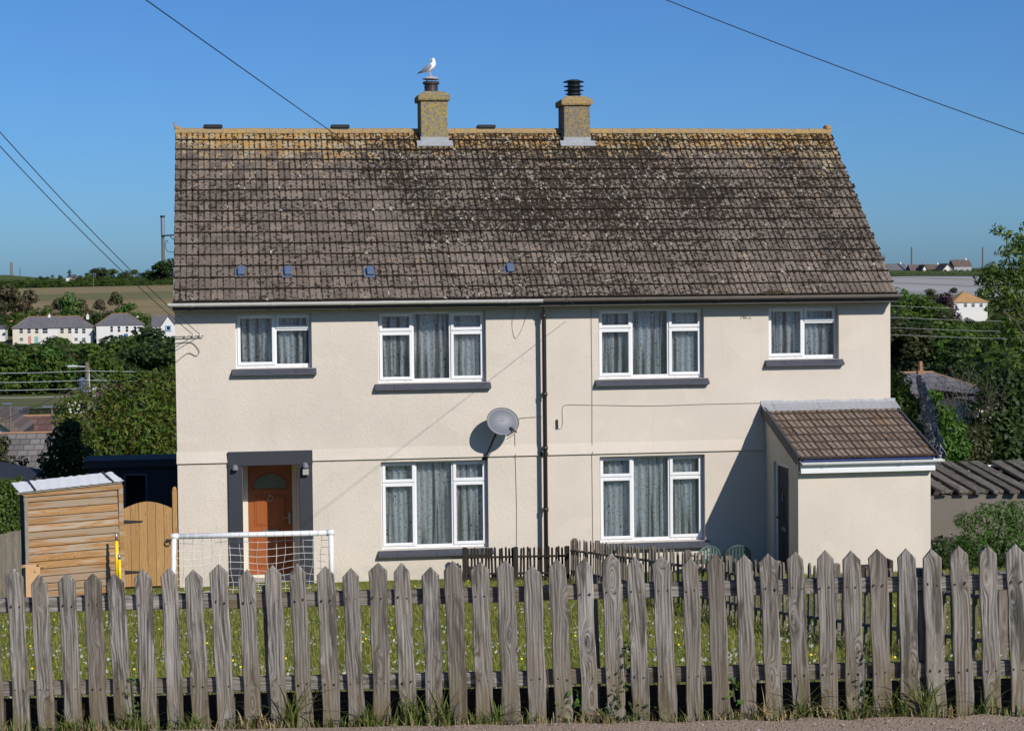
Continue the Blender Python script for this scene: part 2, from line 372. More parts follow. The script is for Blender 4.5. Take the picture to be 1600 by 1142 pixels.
def m_leaf(name, cols, tr=.35, rough=.55):
    t = NT(name); i = t.island(); k = len(cols)
    c = t.ramp(i, [(j / (k - 1), cc) for j, cc in enumerate(cols)])
    c = t.mix(t.math('MULTIPLY', t.rand(), .35), c, tuple(v * .7 for v in cols[k // 2]))
    t.fin(c, rough, spec=.3)
    tl = t.node('ShaderNodeBsdfTranslucent'); t.put(tl.inputs[0], t.mix(.5, c, tuple(min(1, v * 1.6) for v in cols[-1])))
    mx = t.node('ShaderNodeMixShader'); mx.inputs[0].default_value = tr
    t.l.new(t.b.outputs[0], mx.inputs[1]); t.l.new(tl.outputs[0], mx.inputs[2]); t.l.new(mx.outputs[0], t.out.inputs[0]); return t.m
M['leaf_green'] = m_leaf('mid_green_leaf', [(.038, .072, .011), (.075, .128, .019), (.12, .18, .028)])
M['leaf_bright'] = m_leaf('bright_green_leaf', [(.035, .085, .012), (.06, .14, .02), (.10, .19, .03)])
M['leaf_dark'] = m_leaf('dark_green_leaf', [(.018, .036, .009), (.032, .060, .013), (.052, .088, .018)], .25)
M['leaf_olive'] = m_leaf('olive_leaf', [(.035, .045, .015), (.06, .07, .022), (.085, .09, .03)])
M['leaf_rust'] = m_leaf('young_walnut_leaf', [(.025, .058, .010), (.050, .105, .014), (.08, .15, .018), (.115, .18, .025), (.15, .20, .03), (.17, .115, .035)], .42)
M['leaf_purple'] = m_leaf('copper_beech_leaf', [(.020, .010, .014), (.035, .014, .022), (.05, .022, .03)], .2)
M['leaf_brownish'] = m_leaf('sparse_brown_leaf', [(.05, .045, .022), (.085, .07, .035), (.11, .085, .05)], .2)
M['twig'] = plain('grey_twig', (.13, .115, .09), .9, var=.3)
M['bark'] = plain('brown_bark', (.075, .06, .045), .95, var=.4, scale=12, bump=.02, bscale=14)
M['echium'] = m_leaf('echium_flower', [(.16, .17, .18), (.24, .25, .29), (.32, .33, .39), (.14, .18, .12)], .2)
M['grass'] = m_leaf('lawn_grass', [(.13, .17, .018), (.20, .24, .028), (.29, .31, .05), (.38, .33, .11)], .45)
M['weed'] = m_leaf('rank_grass', [(.05, .10, .015), (.09, .15, .024), (.14, .19, .04), (.28, .25, .11)], .35)
M['straw'] = m_leaf('dry_straw', [(.28, .22, .11), (.38, .30, .16), (.22, .16, .08)], .2)
M['daisy'] = plain('daisy_petal', (.82, .82, .80), .6, var=.03)
M['buttercup'] = plain('yellow_petal', (.75, .58, .02), .5, var=.05)

# ------------------------------------------------------------------ terrain
DEP0, DEP1 = 11.3, 10.7                               # depth of the roadside fence at its two ends in view
def fence_pt(px, py): return atd(px, py, DEP0 + (DEP1 - DEP0) * (px - 27) / 1556.0)
FB0, FB1 = fence_pt(37, 1141), fence_pt(1585, 1114)
FD = (FB1 - FB0) / np.linalg.norm((FB1 - FB0)[:2])   # per metre of plan length
def fence_y(x): return FB0[1] + (x - FB0[0]) * FD[1] / FD[0]
def fence_z(x): return FB0[2] + np.clip(x - FB0[0], -6, 12) * FD[2] / FD[0]
YK = np.array([0, 6, 9, 14, 25, 45, 60, 100, 180, 205, 322, 331, 355, 430, 560, 620, 700, 760, 900, 1000, 1080, 1200, 2500], float)
ZK = np.array([0, 0, -.6, -1.8, -3.6, -6, -7.2, -10, -15.5, -18.0, -18.0, -17.1, -16.2, -15.2, -12.6, -7.6, -2.6, -.6, 3.3, 5.6, 7.6, 7.0, -40], float)
SK = np.array([0, .02, .33, .53, .79, 1.0]); GK = np.array([0, .0, .29, .465, .74, 1.0])
def gz(x, y):
    x = np.asarray(x, float); y = np.asarray(y, float)
    yf = fence_y(np.clip(x, -6, 12)); zf = fence_z(x)
    s = np.clip(y / yf, 0, 1)
    near = zf * np.interp(s, SK, GK)
    path = zf + np.clip(yf - y, 0, 60) * .075
    far = np.interp(y, YK, ZK)
    w = np.clip((y - 500) / 300, 0, 1)
    far = far + w * (2.2 * np.sin(x / 170.0 + 1.0) + np.clip(x - 120, 0, 200) * .014)
    mound = 4.2 * np.exp(-(((x + 118) / 26.0) ** 2 + ((y - 1010) / 60.0) ** 2))
    return np.where(y >= 0, far + mound, np.where(y >= yf, near, path))
def grid_sheet(name, xs, ys, mat, dz=0.0, kind='structure', fn=None):
    X, Y = np.meshgrid(xs, ys); Z = gz(X, Y) + dz
    if fn is not None: X, Y, Z = fn(X, Y, Z)
    V = np.stack([X, Y, Z], -1).reshape(-1, 3); nx = len(xs); ny = len(ys)
    i = np.arange((ny - 1) * (nx - 1)); r = i // (nx - 1); c = i % (nx - 1); a = r * nx + c
    F = np.stack([a, a + 1, a + nx + 1, a + nx], -1)
    return tag(inst(name, np_mesh(name, V, F, mat, True)), kind=kind)
def m_ground():
    t = NT('rough_ground'); p = t.pos(); x, y, z = t.sep(p)
    n = t.noise(p, .035, 6, .6); n2 = t.noise(p, .4, 5, .6)
    c = t.mix(n, (.045, .06, .02), (.085, .095, .032)); c = t.mix(t.math('MULTIPLY', n2, .5), c, (.10, .09, .045))
    soil = t.step(y, -15.0, -21.0); sn = t.noise(p, 22, 6, .7)
    c = t.mix(soil, c, t.mix(sn, (.10, .075, .055), (.22, .175, .14)))
    t.bump(t.noise(p, 30, 5, .7), .02); return t.fin(c, 1.0, spec=.1)
M['ground'] = m_ground()
def gx(n, a, b): return np.linspace(a, b, n)
xs = np.unique(np.concatenate([gx(13, -1400, -260), gx(30, -250, -22), gx(45, -20, 30), gx(40, 35, 420), gx(14, 450, 1600)]))
ys = np.unique(np.concatenate([gx(8, -90, -34), gx(60, -33, 1), gx(40, 2, 60), gx(30, 65, 280), gx(20, 284, 450), gx(50, 460, 1250), gx(12, 1300, 2500)]))
grid_sheet('ground', xs, ys, M['ground'], -.03)

def m_lawn():
    t = NT('mown_lawn'); p = t.pos()
    c = t.mix(t.noise(p, .9, 5, .6), (.14, .18, .026), (.21, .23, .048)); c = t.mix(t.step(t.noise(p, 2.3, 5, .65), .5, .72), c, (.25, .22, .08))
    c = t.mix(t.math('MULTIPLY', t.noise(p, 40, 3), .6), c, (.03, .05, .01)); t.bump(t.noise(p, 55, 4, .7), .03); return t.fin(c, 1.0, spec=.1)
M['lawn'] = m_lawn()
def lawn_fn(X, Y, Z):
    yf = fence_y(X); s = (Y + 30) / 30.0; y2 = yf * (1 - s) + .3 * s; return X, y2, gz(X, np.minimum(y2, -.0001)) + .004
grid_sheet('lawn', gx(40, -6.5, 16), gx(60, -30, 0), M['lawn'], fn=lawn_fn)
def m_path():
    t = NT('gritty_path'); p = t.pos(); n = t.noise(p, 60, 6, .75); b = t.noise(p, 3, 5, .65)
    c = t.mix(n, (.29, .21, .16), (.60, .47, .375)); c = t.mix(t.math('MULTIPLY', t.step(b, .45, .7), .6), c, (.39, .295, .235))
    st = t.vor(p, 45); c = t.mix(t.step(st, .28, .12), c, (.36, .32, .29)); t.bump(t.math('ADD', n, t.step(st, .4, .1)), .02); return t.fin(c, 1.0, spec=.1)
M['path'] = m_path()
def path_fn(X, Y, Z):
    yf = fence_y(X); y2 = yf - .14 - (Y + 40) * .3; n = .012 * np.sin(X * 17) * np.sin(y2 * 13); return X, y2, gz(X, y2) + .01 + n
grid_sheet('footpath', gx(90, -5, 11), gx(30, -40, -24), M['path'], fn=path_fn)
def m_water():
    t = NT('creek_water'); p = t.pos(); x, y, z = t.sep(p)
    n = t.noise(t.scale(p, (.02, .15, 1)), 1.0, 4)
    return t.fin(t.mix(n, (.05, .055, .035), (.085, .085, .05)), .06, spec=.5)
M['water'] = m_water()
v = [(-500, 196, -17.3), (700, 196, -17.3), (700, 330, -17.3), (-500, 330, -17.3)]
tag(inst('creek_water', mesh_of('creek_water', v, [(0, 1, 2, 3)], M['water'])), kind='structure')
def m_field(name, a, b, s, st=0.0):
    t = NT(name); p = t.pos(); n = t.noise(t.scale(p, (.012, .05, .0)), 1.0, 6, .65); f = t.noise(t.scale(p, (.15, .35, 0)), 1.0, 5, .7)
    c = t.mix(t.step(n, .35, .65), a, b); c = t.mix(t.math('MULTIPLY', f, .5), c, s)
    if st:
        x, y, z = t.sep(p); w = t.math('SINE', t.math('MULTIPLY', t.math('ADD', x, t.math('MULTIPLY', y, .55)), st)); c = t.mix(t.step(w, .55, .9), c, s)
    return t.fin(c, 1.0, spec=.1)
M['mud'] = m_field('salt_marsh', (.075, .10, .03), (.16, .15, .085), (.10, .09, .06))
grid_sheet('salt_marsh', gx(30, -160, 60), gx(10, 329, 356), M['mud'], .15)
M['stubble'] = m_field('pale_pasture', (.21, .165, .085), (.27, .21, .115), (.16, .145, .07))
M['stubble2'] = m_field('greener_pasture', (.13, .135, .06), (.19, .17, .085), (.10, .115, .045))
M['hedgebank'] = m_field('green_hillside', (.055, .085, .025), (.085, .11, .035), (.05, .065, .022))
M['sheeted'] = m_field('sheeted_crop', (.30, .30, .31), (.38, .38, .38), (.24, .24, .225), .11)
def strip(name, mat, y0, y1, x0, x1, slope=0.0, dz=.25):
    def fn(X, Y, Z):
        Y2 = Y + X * slope; return X, Y2, gz(X, Y2) + dz
    return grid_sheet(name, gx(40, x0, x1), gx(14, y0, y1), mat, fn=fn)
strip('upper_field', M['stubble'], 795, 885, -190, 40, .10)
strip('middle_field', M['stubble2'], 728, 794, -190, 40, .06)
strip('lower_field', M['stubble'], 632, 727, -190, 40, .0)
strip('hill_pasture', M['hedgebank'], 905, 1100, -260, 60, .0, .2)
strip('sheeted_field', M['sheeted'], 655, 830, 180, 420, .02, .3)
strip('skyline_pasture', M['hedgebank'], 850, 1100, 170, 480, .0, .3)

# ------------------------------------------------------------------ the pair of houses
HW = 13.2; XP = 6.6; ZS = 4.96                         # width, party line, soffit height
HD = 7.38
house = thing('semi_detached_house', 'cream rendered pair of semi-detached houses under a mossy brown tiled roof', 'house', (0, 0, 0))
OPEN = {'A': (1.06, 2.41, 3.88, 4.86), 'B': (3.60, 5.56, 3.57, 4.86), 'C': (3.62, 5.57, .55, 2.155),
        'D': (7.64, 9.62, 3.57, 4.86), 'E': (7.64, 9.62, .555, 2.155), 'F': (10.85, 12.20, 3.88, 4.86), 'door': (1.142, 2.14, -.02, 2.15)}
def wall_front():
    xs = sorted({0, HW, *[v for o in OPEN.values() for v in o[:2]]}); zs = sorted({-.6, 2.2, ZS, *[v for o in OPEN.values() for v in o[2:]]})
    V = []; F = []; id_ = {}
    def vi(x, y, z):
        k = (round(x, 4), y, round(z, 4))
        if k not in id_: id_[k] = len(V); V.append((x, y, z))
        return id_[k]
    hole = lambda x, z: any(o[0] < x < o[1] and o[2] < z < o[3] for o in OPEN.values())
    for x0, x1 in zip(xs, xs[1:]):
        for z0, z1 in zip(zs, zs[1:]):
            if not hole((x0 + x1) / 2, (z0 + z1) / 2): F.append((vi(x0, 0, z0), vi(x1, 0, z0), vi(x1, 0, z1), vi(x0, 0, z1)))
    for k, (x0, x1, z0, z1) in OPEN.items():
        r = 1.05 if k == 'door' else .26
        a = [(x0, z0), (x1, z0), (x1, z1), (x0, z1)]
        for i in range(4):
            if k == 'door' and i == 0: continue
            (xa, za), (xb, zb) = a[i], a[(i + 1) % 4]
            F.append((vi(xa, 0, za), vi(xa, r, za), vi(xb, r, zb), vi(xb, 0, zb)))
    return V, F
V, F = wall_front()
inst('front_wall', mesh_of('front_wall', V, F, M['render']), house)
mb = MB(); mb.box(0.001, .25, .27, HD, -.6, ZS).box(HW - .25, HW - .001, .27, HD, -.6, ZS).box(.25, HW - .25, HD - .25, HD, -.6, ZS)
for x in (0.001, HW - .25): mb.prism([(0.0, ZS), (HD, ZS), (HD / 2, ZS + 3.0)], 0, x, x + .249)
mb.box(.001, .25, .002, .27, -.6, ZS); mb.box(HW - .25, HW - .001, .002, .27, -.6, ZS)
mb.build('side_wall', M['render'], house)
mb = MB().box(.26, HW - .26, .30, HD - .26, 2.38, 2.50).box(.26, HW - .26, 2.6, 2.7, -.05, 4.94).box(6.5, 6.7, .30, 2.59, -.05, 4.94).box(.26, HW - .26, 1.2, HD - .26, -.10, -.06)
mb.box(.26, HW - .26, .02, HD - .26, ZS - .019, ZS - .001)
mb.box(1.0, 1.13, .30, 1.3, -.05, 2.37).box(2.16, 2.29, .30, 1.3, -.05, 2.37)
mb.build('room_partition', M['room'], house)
# belt course: upper render swept out over a drip
for x0, x1 in ((-.012, .885), (2.39, 6.545), (6.66, HW - 2.44)):
    MB().prism([(-.0, 2.42), (-.038, 2.235), (-.042, 2.215), (0.0, 2.205)], 0, x0, x1).build('string_course', M['render'], house)
# door surround, dark painted
mb = MB(); mb.box(.89, 1.140, -.055, .02, -.05, 2.149, .006).box(2.142, 2.385, -.055, .02, -.05, 2.149, .006).box(.885, 2.39, -.06, .02, 2.151, 2.405, .006)
mb.build('door_surround', M['navy'], house)

def casement(x0, x1, z0, z1, y, parent, w=.058):
    """opening sash: frame of four rails standing proud, and its pane"""
    mb = MB(); p = .022
    mb.box(x0, x0 + w, y - p, y + .03, z0, z1, .006).box(x1 - w, x1, y - p, y + .03, z0, z1, .006)
    mb.box(x0 + w - .004, x1 - w + .004, y - p + .001, y + .029, z0 + .001, z0 + w, .006).box(x0 + w - .004, x1 - w + .004, y - p + .001, y + .029, z1 - w, z1 - .001, .006)
    s = mb.build('sash', M['upvc'], parent)
    pane(x0 + w - .008, x1 - w + .008, z0 + w - .008, z1 - w + .008, y + .012, parent)
def pane(x0, x1, z0, z1, y, parent):
    MB().box(x0, x1, y, y + .006, z0, z1).build('pane', M['glass'], parent)
def curtain(x0, x1, z0, z1, y, label, lace, seed, drop=0.0):
    r = random.Random(seed); n = int((x1 - x0) / .022); V = []; uv = []; ph = r.random() * 6; rows = 6
    for j in range(rows + 1):
        u = 0.0
        for i in range(n + 1):
            x = x0 + (x1 - x0) * i / n; t = x * 2 * math.pi / .118 + ph + 1.6 * math.sin(x * 4.1 + ph) + .25 * math.sin(j * 1.3 + x * 9)
            yy = y + .040 * math.sin(t) + .012 * math.sin(2.3 * t + 1)
            V.append((x, yy, z1 - (z1 - z0) * j / rows)); u += math.sqrt((.022) ** 2 + (.034 * math.cos(t) * .022 * 2 * math.pi / .118) ** 2); uv.append((u, V[-1][2]))
    F = [(j * (n + 1) + i, j * (n + 1) + i + 1, (j + 1) * (n + 1) + i + 1, (j + 1) * (n + 1) + i) for j in range(rows) for i in range(n)]
    me = mesh_of('net_curtain', V, F, lace, True); ul = me.uv_layers.new(name='UVMap')
    for l in me.loops: ul.data[l.index].uv = uv[l.vertex_index]
    return tag(inst('net_curtain', me), label, 'curtain', 'net curtains in the house windows')
def window(k, two, sill_x=.075):
    x0, x1, z0, z1 = OPEN[k]; y = .14; f = .045
    w = MB(); zb = z0 + .075                                              # deep bottom rail with vents
    w.box(x0 + .002, x0 + f, y, y + .07, z0 + .002, z1 - .002).box(x1 - f, x1 - .002, y, y + .07, z0 + .002, z1 - .002)
    w.box(x0 + f - .002, x1 - f + .002, y + .001, y + .069, z0 + .003, zb, .004).box(x0 + f - .002, x1 - f + .002, y + .001, y + .069, z1 - f, z1 - .003)
    for q in np.linspace(.1, .9, 6): w.box(x0 + (x1 - x0) * q - .02, x0 + (x1 - x0) * q + .02, y - .008, y + .002, z0 + .028, z0 + .044)
    if two:
        xm = x0 + (x1 - x0) * .525; zt = z1 - (z1 - z0) * .285
        w.box(xm - .022, xm + .022, y + .002, y + .068, zb, z1 - f).box(xm + .022, x1 - f, y + .003, y + .067, zt - .03, zt + .012)
    else:
        xa = x0 + (x1 - x0) * .325; xb = x0 + (x1 - x0) * .675; zt = z1 - (z1 - z0) * (.275 if z0 > 2 else .245)
        for xm in (xa, xb): w.box(xm - .022, xm + .022, y + .002, y + .068, zb, z1 - f)
        w.box(x0 + f, xa - .022, y + .003, y + .067, zt - .026, zt + .012).box(xb + .022, x1 - f, y + .003, y + .067, zt - .026, zt + .012)
    win = w.build('window', M['upvc'], house)
    if two:
        casement(x0 + .03, xm - .006, zb - .02, z1 - .03, y, win); casement(xm + .008, x1 - .03, zt + .004, z1 - .03, y, win)
        pane(xm + .02, x1 - f + .004, zb - .004, zt - .024, y + .02, win)
    else:
        casement(x0 + .03, xa - .004, zb - .02, zt - .012, y, win); casement(x0 + .03, xa - .004, zt + .002, z1 - .028, y, win)
        casement(xb + .006, x1 - .03, zb - .02, zt - .012, y, win); casement(xb + .006, x1 - .03, zt + .002, z1 - .028, y, win)
        pane(xa + .02, xb - .02, zb - .004, z1 - f + .004, y + .02, win)
    # sloping sill of butted dark slates
    mb = MB(); n = 4 if two else 6; e = sill_x; X = np.linspace(x0 - e, x1 + e, n + 1)
    for a, b in zip(X, X[1:]):
        j = .002 * rnd.random()
        mb.prism([(.139, z0 - .001), (-.105, z0 - .085 + j), (-.105, z0 - .125 + j), (.004, z0 - .13), (.139, z0 - .10)] if False else
                 [(-.001, z0 - .004), (-.115, z0 - .075 + j), (-.115, z0 - .115 + j), (-.001, z0 - .125)], 0, a + .0015, b - .0015)
    mb.prism([(.139, z0 - .0), (-.0, z0 - .012), (-.0, z0 - .06), (.139, z0 - .06)], 0, x0 + .002, x1 - .002)
    mb.build('sill', M['sill'], win)
for k, two in (('A', 1), ('B', 0), ('C', 0), ('D', 0), ('E', 0), ('F', 1)): window(k, two)
CL = {'A': 'net curtain in the small window above the brown front door', 'B': 'net curtain in the upstairs three light window left of the downpipe',
      'C': 'net curtain in the ground floor window under the satellite dish', 'D': 'net curtain in the upstairs three light window right of the downpipe',
      'E': 'net curtain in the ground floor window beside the porch shadow', 'F': 'net curtain in the small upstairs window above the porch roof'}
for s, (k, lab) in enumerate(CL.items()):
    x0, x1, z0, z1 = OPEN[k]; curtain(x0 + .01, x1 - .01, z0 + .02, z1 - .01, .285, lab, M['lace'] if s < 3 else M['lace2'], 11 + s)

# front door deep in its recess
yd = 1.03
fr = MB(); fr.box(1.144, 1.245, yd, yd + .07, .0, 2.148).box(2.055, 2.138, yd, yd + .07, .0, 2.148).box(1.245, 2.055, yd + .001, yd + .069, 2.05, 2.147)
fr.box(1.146, 2.136, yd - .05, yd + .068, -.03, .035)
fdoor = fr.build('front_door', M['cream_upvc'], house)
lf = MB(); lf.box(1.25, 2.05, yd + .02, yd + .06, .04, 2.045)
def panel(mb, x0, x1, z0, z1, y):
    mb.box(x0, x1, y - .012, y + .01, z0, z1, .011); mb.box(x0 + .035, x1 - .035, y - .022, y, z0 + .035, z1 - .035, .010)
for (a, b) in ((1.35, 1.59), (1.71, 1.95)):
    panel(lf, a, b, .93, 1.5, yd + .02); panel(lf, a, b, .18, .72, yd + .02)
lf.build('door_leaf', M['door_brown'], fdoor)
arc = [(1.65 + .30 * math.cos(a), 1.62 + .27 * math.sin(a)) for a in np.linspace(0, math.pi, 15)]
MB().prism(arc, 1, yd + .012, yd + .0195).build('fanlight', plain('obscure_glass', (.10, .13, .11), .25, var=.5, scale=30), fdoor)
arc2 = [(1.65 + .325 * math.cos(a), 1.605 + .30 * math.sin(a)) for a in np.linspace(0, math.pi, 15)]
MB().tube([(p[0], yd + .012, p[1]) for p in arc2] + [(arc2[0][0], yd + .012, arc2[0][1])], .012, 5).build('fanlight_bead', M['door_brown'], fdoor)
kn = MB(); kn.tube([(1.65 + .05 * math.cos(a), yd - .02, 1.44 + .05 * math.sin(a)) for a in np.linspace(0, 2 * math.pi, 13)], .008, 5); kn.lathe([(.0, 0), (.024, .006), (.02, .03), (0, .034)], (1.65, yd - .0, 1.48), 8)
kn.build('door_knocker', M['steel'], fdoor)
hd = MB(); hd.box(1.985, 2.02, yd - .004, yd + .02, .95, 1.17, .004); hd.tube([(2.0, yd - .01, 1.08), (2.0, yd - .05, 1.08), (1.88, yd - .055, 1.08)], .010, 6); hd.build('door_handle', M['steel'], fdoor)
MB().box(1.50, 1.80, yd + .005, yd + .019, .80, .86, .004).build('letter_plate', M['steel'], fdoor)
MB().box(1.0, 2.3, -.35, 1.0, -.09, -.012, .01).build('door_step', plain('pale_concrete', (.42, .40, .36), .9, bump=.01), house)

# downpipe, fascia, gutters
dp = MB(); dp.tube([(6.60, -.30, 4.94), (6.60, -.19, 4.82), (6.60, -.17, 4.7), (6.60, -.17, -.02)], .041, 10)
for z in (4.72, 3.3, 2.32, 1.2): dp.tube([(6.60, -.17, z), (6.60, -.17, z + .07)], .052, 10); dp.box(6.575, 6.625, -.13, 0.0, z + .02, z + .05)
dp.box(6.53, 6.67, -.06, .0, 2.205, 2.27)
dp.build('downpipe', M['brown_plastic'], house, True)
YE = -.36; ZE = 5.075
MB().box(-.03, HW + .03, YE + .02, YE + .045, ZS - .03, ZE + .03).build('fascia', M['fascia'], house)
MB().box(-.03, HW + .03, YE + .045, -.003, ZS + .001, ZS + .02).build('soffit', M['fascia'], house)
def gutter(name, x0, x1, mat, yc, zc, r, parent):
    n = 9; V = []; F = []
    prof = [(yc + r * math.cos(a), zc + r * math.sin(a)) for a in np.linspace(math.pi, 2 * math.pi, n)]
    inner = [(yc + (r - .006) * math.cos(a), zc + .004 + (r - .006) * math.sin(a)) for a in np.linspace(2 * math.pi, math.pi, n)]
    mb = MB().prism([(prof[0][0] - .006, zc + .008), *prof, (prof[-1][0], zc + .008), *inner], 0, x0, x1)
    for x in np.arange(x0 + .4, x1, 1.4): mb.prism([(yc + (r + .004) * math.cos(a), zc - .001 + (r + .004) * math.sin(a)) for a in np.linspace(math.pi, 2 * math.pi, n)], 0, x, x + .05)
    for x in (x0, x1 - .006): mb.prism([(p[0], p[1] - .0005) for p in prof], 0, x, x + .006)
    return mb.build(name, mat, parent)
gutter('gutter', -.11, 6.545, M['gutter_pale'], YE - .048, ZE - .015, .062, house)
gutter('gutter', 6.555, HW + .09, M['gutter_dark'], YE - .048, ZE - .003, .062, house)

# main roof: three levels  house > roof > tile
PITCH = math.atan2(ZR - ZE, 3.69 - YE); CP, SP = math.cos(PITCH), math.sin(PITCH); SL = math.hypot(ZR - ZE, 3.69 - YE)
NC, NR = 61, 16; TW = 13.214 / NC; TG = SL / NR
b = MB()
b.prism([(YE + .03, ZE - .02), (3.69, ZR - .045), (3.69 + (3.69 - YE), ZE - .02), (3.69 + (3.69 - YE), ZE - .08), (3.69, ZR - .12), (YE + .03, ZE - .06)], 0, .02, HW - .02)
roof = b.build('roof', M['fascia'], house)
PROF = [(0, 0), (.012, .016), (.088, .020), (.099, .004), (.112, .004), (.124, .017), (.195, .019), (.207, .004), (TW, 0)]
def tile_geo(tw, length, lift=.034, prof=None):
    prof = prof or PROF; n = len(prof); V = []; k = tw / prof[-1][0]
    for (v, l, dz) in ((0, lift, 0), (length, 0, 0)):
        for x, h in prof: V.append((x * k, v, h + l))
    for x, h in prof: V.append((x * k, .002, min(h, .012) + lift - .038))
    F = [(i, i + 1, n + i + 1, n + i) for i in range(n - 1)] + [(2 * n + i, 2 * n + i + 1, i + 1, i) for i in range(n - 1)]
    F += [(0, n, 2 * n), (n - 1, 3 * n - 1, 2 * n - 1)]
    return V, F
def roof_mat(x, s, y0, z0, cp, sp, jit=0.0):
    """frame on a slope: local x along the eaves, local y up the slope"""
    m = Matrix(((1, 0, 0, x), (0, cp, -sp, y0 + s * cp), (0, sp, cp, z0 + s * sp), (0, 0, 0, 1)))
    if jit: m = m @ Matrix.Translation((rnd.uniform(-.002, .002), rnd.uniform(-.006, .006), rnd.uniform(-.003, .004))) @ Matrix.Rotation(rnd.uniform(-jit, jit), 4, 'Z') @ Matrix.Rotation(rnd.uniform(-jit, jit), 4, 'Y')
    return m
tv, tf = tile_geo(TW - .004, TG + .03, .046)
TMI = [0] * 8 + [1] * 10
M['tail'] = plain('lap_shade_tile_tail', (.030, .023, .018), 1.0, var=.5, scale=40)  # shadow lines of the laps painted as dark tile tails
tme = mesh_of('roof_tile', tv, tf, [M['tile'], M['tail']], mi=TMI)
cnt = 0; rest = MB()
for r in range(NR):
    for c in range(NC):
        m = roof_mat(-.007 + c * TW + .002, r * TG - .01, YE, ZE, CP, SP, .012)
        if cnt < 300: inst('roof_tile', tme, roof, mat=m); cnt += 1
        else: rest.add([m @ Vector(v) for v in tv], tf)
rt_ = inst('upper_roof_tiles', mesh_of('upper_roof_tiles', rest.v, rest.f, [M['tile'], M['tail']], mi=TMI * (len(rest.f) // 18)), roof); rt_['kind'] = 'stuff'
# moss cushions and lichen crumbs in the laps and pans
def moss(n):
    rs = np.random.RandomState(5); V = []; F = []
    tries = 0
    while len(V) < n * 5 and tries < n * 40:
        tries += 1
        x = rs.rand() * 13.2; s = rs.rand() * SL; u = s / SL
        dens = .10 + .75 * math.exp(-((x - 7.6) / 3.6) ** 2) * (.35 + .65 * u) + .35 * math.exp(-((u - .72) / .22) ** 2) * min(1, x / 4)
        dens *= .55 + .6 * math.sin(x * 1.7 + 2 * math.sin(s * 2.1)) * math.sin(s * 2.6 + x * .6)
        if u < .2 and x < 3: dens *= .5
        if rs.rand() > dens: continue
        c = math.floor((x + .007) / TW); fx = (.105, .105, .207, .207, rs.rand() * TW)[rs.randint(5)] + rs.randn() * .010
        x = -.007 + c * TW + fx
        if rs.rand() < .4: s = (math.floor(s / TG) + rs.rand() * .3) * TG
        if s > SL - .05: continue
        w = .010 + .026 * rs.rand() ** 1.8; l = w * (1 + 1.4 * rs.rand()); h = .010 + .010 * rs.rand()
        lift = .046 * (1 - (s % TG) / TG) + .006
        m = roof_mat(x, s, YE, ZE, CP, SP); a = rs.rand() * 3
        k = len(V); ca, sa = math.cos(a), math.sin(a)
        for dx, dy, dz in ((-w, -l * .6, 0), (w, -l, 0), (w * .8, l, 0), (-w, l * .7, 0), (w * .1, 0, h)):
            V.append(tuple(m @ Vector((dx * (.8 + .4 * rs.rand()), dy * (.8 + .4 * rs.rand()), dz + lift))))
        F += [(k, k + 1, k + 4), (k + 1, k + 2, k + 4), (k + 2, k + 3, k + 4), (k + 3, k, k + 4)]
    return V, F
V, F = moss(11000)
o = inst('moss', np_mesh('moss', V, F, M['moss']), roof); o['kind'] = 'stuff'
# half round ridge tiles, verge mortar, ridge vents, slope vents
rp = [(.125 * math.cos(a), .095 * math.sin(a) - .03) for a in np.linspace(-.15, math.pi + .15, 11)]
ri = [(.108 * math.cos(a), .078 * math.sin(a) - .03) for a in np.linspace(math.pi + .15, -.15, 11)]
rme = MB().prism(rp + ri, 0, 0, .452); rme = mesh_of('ridge_tile', rme.v, rme.f, M['ridge'], False)
for i in range(29):
    inst('ridge_tile', rme, roof, loc=(-.012 + i * .4563, 3.69, ZR + .005 + rnd.uniform(-.006, .006)), rot=(rnd.uniform(-.02, .02), rnd.uniform(-.006, .006), 0))
inst('ridge_end', mesh_of('ridge_end', *(lambda q: (q.v, q.f))(MB().box(-.02, .10, -.09, .09, .02, .10, .02).tube([(-.01, 0, .08), (-.03, 0, .17), (.02, 0, .18)], .012, 5)), M['ridge']), roof, loc=(-.01, 3.69, ZR + .01))
inst('ridge_end', mesh_of('ridge_end', *(lambda q: (q.v, q.f))(MB().box(-.10, .03, -.10, .10, .02, .13, .03)), M['ridge']), roof, loc=(HW, 3.69, ZR + .01))
for x in (.53, 3.01, 5.92):
    MB().box(x, x + .37, 3.58, 3.80, ZR + .065, ZR + .135, .018).box(x + .03, x + .34, 3.60, 3.78, ZR + .02, ZR + .065).build('ridge_vent', M['black'], roof)
for px, py in ((375, 427), (448, 427), (576.5, 427), (795, 422.5)):
    yy = .2; q = at(px, py, yy)
    for _ in range(6):
        yy = YE + (q[2] - ZE - .03) / math.tan(PITCH); q = at(px, py, yy)
    m = roof_mat(q[0], (q[1] - YE) / CP, YE, ZE, CP, SP)
    v = MB().box(-.095, .095, -.12, .12, .03, .055, .006).box(-.045, .085, -.09, .13, .055, .115, .012).xf(m)
    v.build('roof_vent', M['vent'], roof)
for x in (-.012, HW - .018):                                   # mortar bedding of the verges
    MB().prism([(YE, ZE - .035), (3.69, ZR - .035), (3.69, ZR + .02), (YE, ZE + .02)], 0, x, x + .03).build('verge_mortar', plain('verge_mortar', (.27, .25, .22), .95, var=.3, bump=.01), roof)
